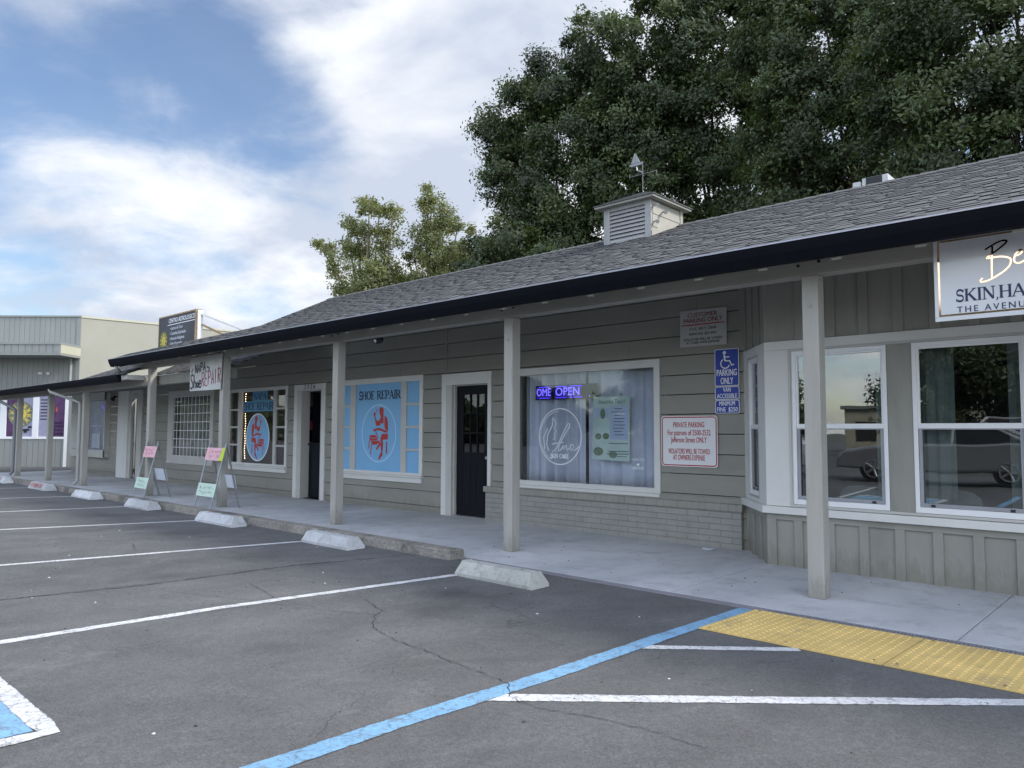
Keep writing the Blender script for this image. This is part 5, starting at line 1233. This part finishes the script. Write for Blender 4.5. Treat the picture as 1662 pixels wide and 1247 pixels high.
def tree(name,lobes,base,label,cat,mat,n_per,size,seed,bark=BARK,tr=.17,group=None,**kw):
    t=thing(name,(base[0],base[1],-.1),label,cat,group)
    leaves(lobes,n_per,size,seed,mat,'crown',t,**kw)
    m=MB(); r=random.Random(seed); zs=[l[2] for l in lobes]; zmid=min(zs)+.15*(max(zs)-min(zs)); b=Vector((base[0],base[1],-.1)); fork=Vector((base[0]+r.uniform(-.3,.3),base[1],zmid*.62))
    m.tube([b,(b+fork)/2+Vector((r.uniform(-.15,.15),0,0)),fork],[tr*1.25,tr,tr*.85],10)
    for l in lobes:
        e=Vector(l[:3]); mid=fork.lerp(e,.5)+Vector((r.uniform(-.5,.5),r.uniform(-.3,.3),r.uniform(-.2,.6)))
        m.tube([fork,mid,e,e+(e-mid).normalized()*l[3]*.5],[tr*.45,tr*.28,tr*.12,tr*.04],6)
        for k in range(4):
            q=mid.lerp(e,r.uniform(.3,1)); dd=Vector((r.uniform(-1,1),r.uniform(-1,1),r.uniform(-.3,1))).normalized()*l[3]*.9
            m.tube([q,q+dd*.5+Vector((0,0,.1)),q+dd],[tr*.08,tr*.05,tr*.015],5)
    m.build('trunk',bark,t); return t
TA=[(-17.99,19.5,12.52,1.3),(-17.1,19.5,13.85,1.06),(-18.07,19.5,10.59,1.12),(-17.32,19.5,8.97,1.2),(-15.5,19.5,11.28,1.3),(-15.78,19.5,9.41,1.43),(-16.05,19.5,12.85,.86),(-18.7,19.5,11.67,.87),(-17.9,19.6,7.6,1.2),(-16.2,19.6,7.6,1.2)]
TBu=[(-17.12,17,7.16,.61),(-15.88,17,7.26,.82),(-18.09,17,6.85,.37),(-14.6,17,6.85,.75),(-16.2,17,6.0,1.2),(-14.4,17,5.8,1.1)]
TBt=[(-14.93,20.5,14.6,1.24),(-15.33,20.5,13.3,1.19),(-14.05,20.5,11.5,1.46),(-14.31,20.5,9.97,1.56),(-13.04,20.5,14.67,1.26),(-13.3,20.5,12.87,1.12),(-12.87,20.5,8.82,1.2),(-14.6,20.8,8.0,1.4),(-12.9,20.8,10.4,1.1),(-14.4,20.8,13.0,1.0),(-15.2,20.6,11.9,.9),(-12.6,20.8,11.9,1.0)]
TC=[(-11.8,21.5,13.98,1.26),(-12.28,21.5,12.36,1.19),(-11.07,21.5,10.98,1.38),(-10.16,21.5,9.26,1.34),(-12.53,21.5,10.65,1.23),(-11.12,21.5,15.4,1.0),(-10.01,21.5,12.35,1.15),(-9.58,21.5,13.78,.86),(-11.87,21.5,8.84,1.2),(-11.0,21.8,7.6,1.3),(-12.6,21.6,7.4,1.2),(-9.3,21.8,11.0,1.1),(-9.2,21.8,12.8,.95),(-9.6,21.8,15.0,.9),(-8.9,21.8,9.6,1.0),(-8.8,21.8,14.4,.9)]
TD=[(-7.07,19,11.32,.96),(-7.42,19,10.28,.97),(-6.34,19,9.94,1.01),(-6.97,19,8.84,1.1),(-5.65,19,8.41,1.05),(-8.02,19,9.21,.98),(-5.45,19,10.74,.93),(-5.84,19,12.14,.77),(-7.63,19,7.87,.97),(-8.19,19,13.44,.75),(-8.6,19.4,11.2,.85),(-8.5,19.4,8.0,1.0),(-6.2,19.3,7.2,1.1),(-7.3,19.3,6.6,1.1),(-5.6,19.6,9.5,1.0),(-8.1,19.2,11.9,.95),(-6.9,19.2,12.7,.85),(-5.9,19.2,11.3,.9),(-5.0,19.2,11.9,.9),(-7.6,19.3,12.8,.8),(-4.9,19.3,10.0,.9),(-4.8,19.3,8.6,.9),(-4.7,19.3,13.0,.8)]
TE=[(-3.68,16.5,9.39,.93),(-3.94,16.5,8.2,.88),(-3.09,16.5,7.56,.96),(-2.64,16.5,8.89,.95),(-3.54,16.5,6.82,.86),(-2.41,16.5,6.89,.87),(-2.4,16.5,10.01,.82),(-4.1,16.5,10.6,.64),(-1.91,16.5,7.68,.91),(-4.53,16.5,7.98,.64),(-4.7,16.8,9.2,.75),(-4.3,16.8,6.6,.8),(-1.3,16.8,9.0,.9),(-1.2,16.8,6.6,.9),(-3.2,17.0,10.6,.8),(-4.7,16.9,7.2,.6),(-2.7,16.9,6.0,.8),(-4.0,16.9,9.6,.8),(-1.4,16.9,10.2,.8),(-2.2,16.9,8.2,.8),(-4.8,17.0,10.0,.6)]
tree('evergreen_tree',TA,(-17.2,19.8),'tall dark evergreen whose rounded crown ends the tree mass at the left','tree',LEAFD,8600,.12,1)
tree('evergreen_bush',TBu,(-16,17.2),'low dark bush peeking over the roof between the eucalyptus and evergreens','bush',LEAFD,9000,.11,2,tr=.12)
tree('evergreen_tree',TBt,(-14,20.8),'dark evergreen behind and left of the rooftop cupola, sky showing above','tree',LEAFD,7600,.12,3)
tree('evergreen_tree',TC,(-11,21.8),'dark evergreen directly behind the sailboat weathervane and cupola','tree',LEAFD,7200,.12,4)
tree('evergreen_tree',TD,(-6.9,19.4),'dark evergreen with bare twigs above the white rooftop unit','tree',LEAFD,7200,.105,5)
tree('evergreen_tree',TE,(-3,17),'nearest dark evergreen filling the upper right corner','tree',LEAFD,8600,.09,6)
TF=[(-45.42,33,18.4,.95),(-47.0,33,17.0,.9),(-46.6,33,15.2,1.25),(-51.1,33,15.94,.85),(-49.9,33,14.4,.95),(-42.6,33,17.2,.85),(-43.3,33,15.6,1.1),(-48.84,33,12.41,.95),(-44.49,33,11.85,1.6),(-52.2,33,16.5,.5),(-46.3,33,12.9,1.5),(-45.3,33,16.6,.8),(-47.9,33,15.4,.7),(-43.6,33,13.4,1.3),(-47.3,33,11.2,1.2),(-48.4,33,17.6,.45),(-44.2,33,17.6,.5)]
TG=[(-41.85,36,18.4,.95),(-40.5,36,16.9,1.05),(-42.5,36,16.3,1.15),(-39.3,36,14.2,1.25),(-41.76,36,12.86,1.6),(-38.13,36,14.2,.7),(-37.6,36,15.6,.42),(-45.0,36,13.12,1.2),(-41.2,36,14.8,1.3),(-43.7,36,14.6,.9),(-39.2,36,12.4,1.2),(-38.9,36,16.2,.6),(-42.2,36,19.6,.45)]
tree('eucalyptus_tree',TF,(-45.5,33),'airy olive green eucalyptus with side branches, left one above the roof','tree',LEAFO,1500,.19,7,BARKL,.30,'eucalyptus trees beyond the roof',clump=.42,shell=.15)
tree('eucalyptus_tree',TG,(-41.5,36),'pointed olive green eucalyptus, right one next to the dark evergreens','tree',LEAFO,1900,.19,8,BARKL,.30,'eucalyptus trees beyond the roof',clump=.42,shell=.15)

# ------------------------------------------------------------------ street side seen only in the glass
tree('roadside_tree',[(-19.5,-24,2.4,2.0),(-17.6,-24,3.6,1.6),(-19.2,-24.2,5.0,1.5),(-16.4,-24,2.0,1.2),(-20.5,-24,4.0,1.5)],(-18.5,-24),'pointed dark tree across the street mirrored beside open sky in the left bay window','tree',LEAFD,5200,.2,9)
tree('roadside_tree',[(-9.6,-23,3.0,2.0),(-7.5,-24,4.6,2.2),(-8.4,-23.5,5.4,1.5),(-5.0,-24,3.2,2.2),(-3.0,-24,4.6,2.2),(-5.6,-24,5.6,1.6),(0,-24,3.4,2.6)],(-4,-24),'broad dark tree across the street mirrored in the right bay window','tree',LEAFD,5200,.2,10)
tree('roadside_tree',[(-27,-28,2.4,2.0),(-29.5,-28,4.0,1.6),(-29.3,-28,5.4,.9),(-32,-28,2.6,1.8),(-24,-28,3.6,2.4),(-24.5,-28,6.0,1.6)],(-27,-28),'distant dark tree across the street mirrored in the picture window','tree',LEAFD,4000,.22,12)
t=thing('distant_building',(-13,-34,0),'low cream building across the street mirrored under the sky in the left bay window','building')
m=MB(); m.box(-17,-9,-38,-34,0,2.9); m.build('wall',BEIGEL,t)
m=MB(); m.box(-17.2,-8.8,-38.2,-33.8,2.92,3.15); m.build('roof',GSIDE,t)
m=MB()
for k in range(4): m.box(-16.4+k*1.9,-15.2+k*1.9,-34+.002,-33.97,.9,2.1)
m.build('window',DARKIN,t)
t=thing('utility_pole',(-3.1,-9.5,0),'weathered timber utility pole mirrored in the right bay window','pole')
m=MB(); m.tube([(-3.1,-15,0),(-3.05,-15,4),(-3.1,-15,9)],[.17,.15,.12],10); m.build('pole_shaft',M('weathered_pole_timber',(.30,.25,.18),.8,.2,6,40,.3),t)
m=MB(); m.box(-4.2,-2.0,-15.1,-14.95,8.2,8.35); m.build('crossarm',M('weathered_crossarm',(.2,.17,.12),.8),t)
m=MB()
for zz,yy in ((8.4,-15.0),(7.6,-15.0),(7.0,-15)):
    P=[(-40+80*k/24,yy,zz-.9+.0011*(-40+80*k/24+3)**2*.8) for k in range(25)]
    m.tube(P,.018,4)
m.build('cables',INK,t)
def woods():
    lob=[]
    r=random.Random(4)
    x=-120
    while x<-38: 
        h=r.uniform(2.6,5.5); lob+=[(x,-33+r.uniform(-3,3),h*.5,h*.55),(x+r.uniform(-1,1),-33,h*.95,h*.35)]; x+=r.uniform(2.2,3.6)
    e=bpy.data.objects.new('tmp',None); C.objects.link(e)
    o=leaves(lob,700,.9,31,LEAFD,'roadside_woods',e); o.parent=None; o.matrix_parent_inverse=Matrix.Identity(4); bpy.data.objects.remove(e)
    tag(o,'distant belt of dark trees across the street, mirrored in the shop windows','trees',kind='stuff')
woods()
def car(x,y,col,label,L_=4.6,suv=0):
    z0=zA(y); t=thing('parked_car',(x,y,z0),label,'car','cars parked behind the photographer')
    hb=.0 if not suv else .25
    low=[(-2.3,.35),(-2.28,.62),(-2.1,.78+hb*.6),(-1.3,.90+hb*.7),(1.75,.98+hb*.7),(2.2,.92+hb*.6),(2.3,.62),(2.28,.32),(1.75,.30),(-1.8,.30)]
    cab=[(-1.15,.90+hb*.7),(-.35,1.38+hb),(.95,1.42+hb),(1.75,.98+hb*.7)] if not suv else [(-1.2,1.07),(-.55,1.66),(1.9,1.68),(2.15,1.1)]
    pc=M('car_paint',col,.25,.02,2,80,0,metal=.6)
    m=MB(); m.prism([(x+a*L_/4.6,z0+b) for a,b in low],y-.88,y+.88); m.build('body',pc,t,bev=.06)
    m=MB(); P=[(x+a*L_/4.6,z0+b) for a,b in cab]; n=4
    vs=[(a,y-.80 if i in (0,3) else y-.62,b) for i,(a,b) in enumerate(P)]+[(a,y+.80 if i in (0,3) else y+.62,b) for i,(a,b) in enumerate(P)]
    m.add(vs,[(0,1,2,3),(7,6,5,4),(0,4,5,1),(1,5,6,2),(2,6,7,3)]); m.build('cabin_glass',M('dark_car_glass',(.01,.012,.015),.08,0,2,80,0) if 'dark_car_glass' not in bpy.data.materials else bpy.data.materials['dark_car_glass'],t,bev=.03)
    m=MB(); zt=P[1][1]; m.box(P[1][0]-.05,P[2][0]+.05,y-.64,y+.64,zt-.02,zt+.03)
    for i in (0,1,2):
        pass
    for q in ((0,1),(3,2)): 
        for sy in (-1,1): m.tube([(P[q[0]][0],y+sy*.80,P[q[0]][1]),(P[q[1]][0],y+sy*.63,P[q[1]][1])],.04,6)
    xm=(P[1][0]+P[2][0])/2
    for sy in (-1,1): m.tube([(xm,y+sy*.81,P[0][1]),(xm,y+sy*.64,zt)],.035,6)
    m.build('roof',pc,t)
    for a in (-1.4,1.4):
        for sy in (-.86,.70):
            wh=MB(); wh.tube([(x+a,y+sy,z0+.33),(x+a,y+sy+.17,z0+.33)],.33,24); wo=wh.build('wheel',RUBBER,t)
            rm=MB(); 
            for k in range(5):
                an=2*math.pi*k/5; rm.tube([(x+a,y+sy+(.18 if sy>0 else -.01),z0+.33),(x+a+.2*math.cos(an),y+sy+(.18 if sy>0 else -.01),z0+.33+.2*math.sin(an))],.03,5)
            rm.tube([(x+a+.21*math.cos(k*math.pi/8),y+sy+(.18 if sy>0 else -.01),z0+.33+.21*math.sin(k*math.pi/8)) for k in range(17)],.02,5)
            rm.build('rim',STEEL,wo)
car(-4.6,-4.6,(.36,.36,.37),'silver grey saloon car mirrored in the right bay window')
car(-10.2,-4.8,(.62,.63,.65),'white car mirrored in the left bay window',4.6)
car(-4.2,-11,(.75,.76,.78),'white sport utility car parked farther back, roof mirrored above the saloon',4.8,1)
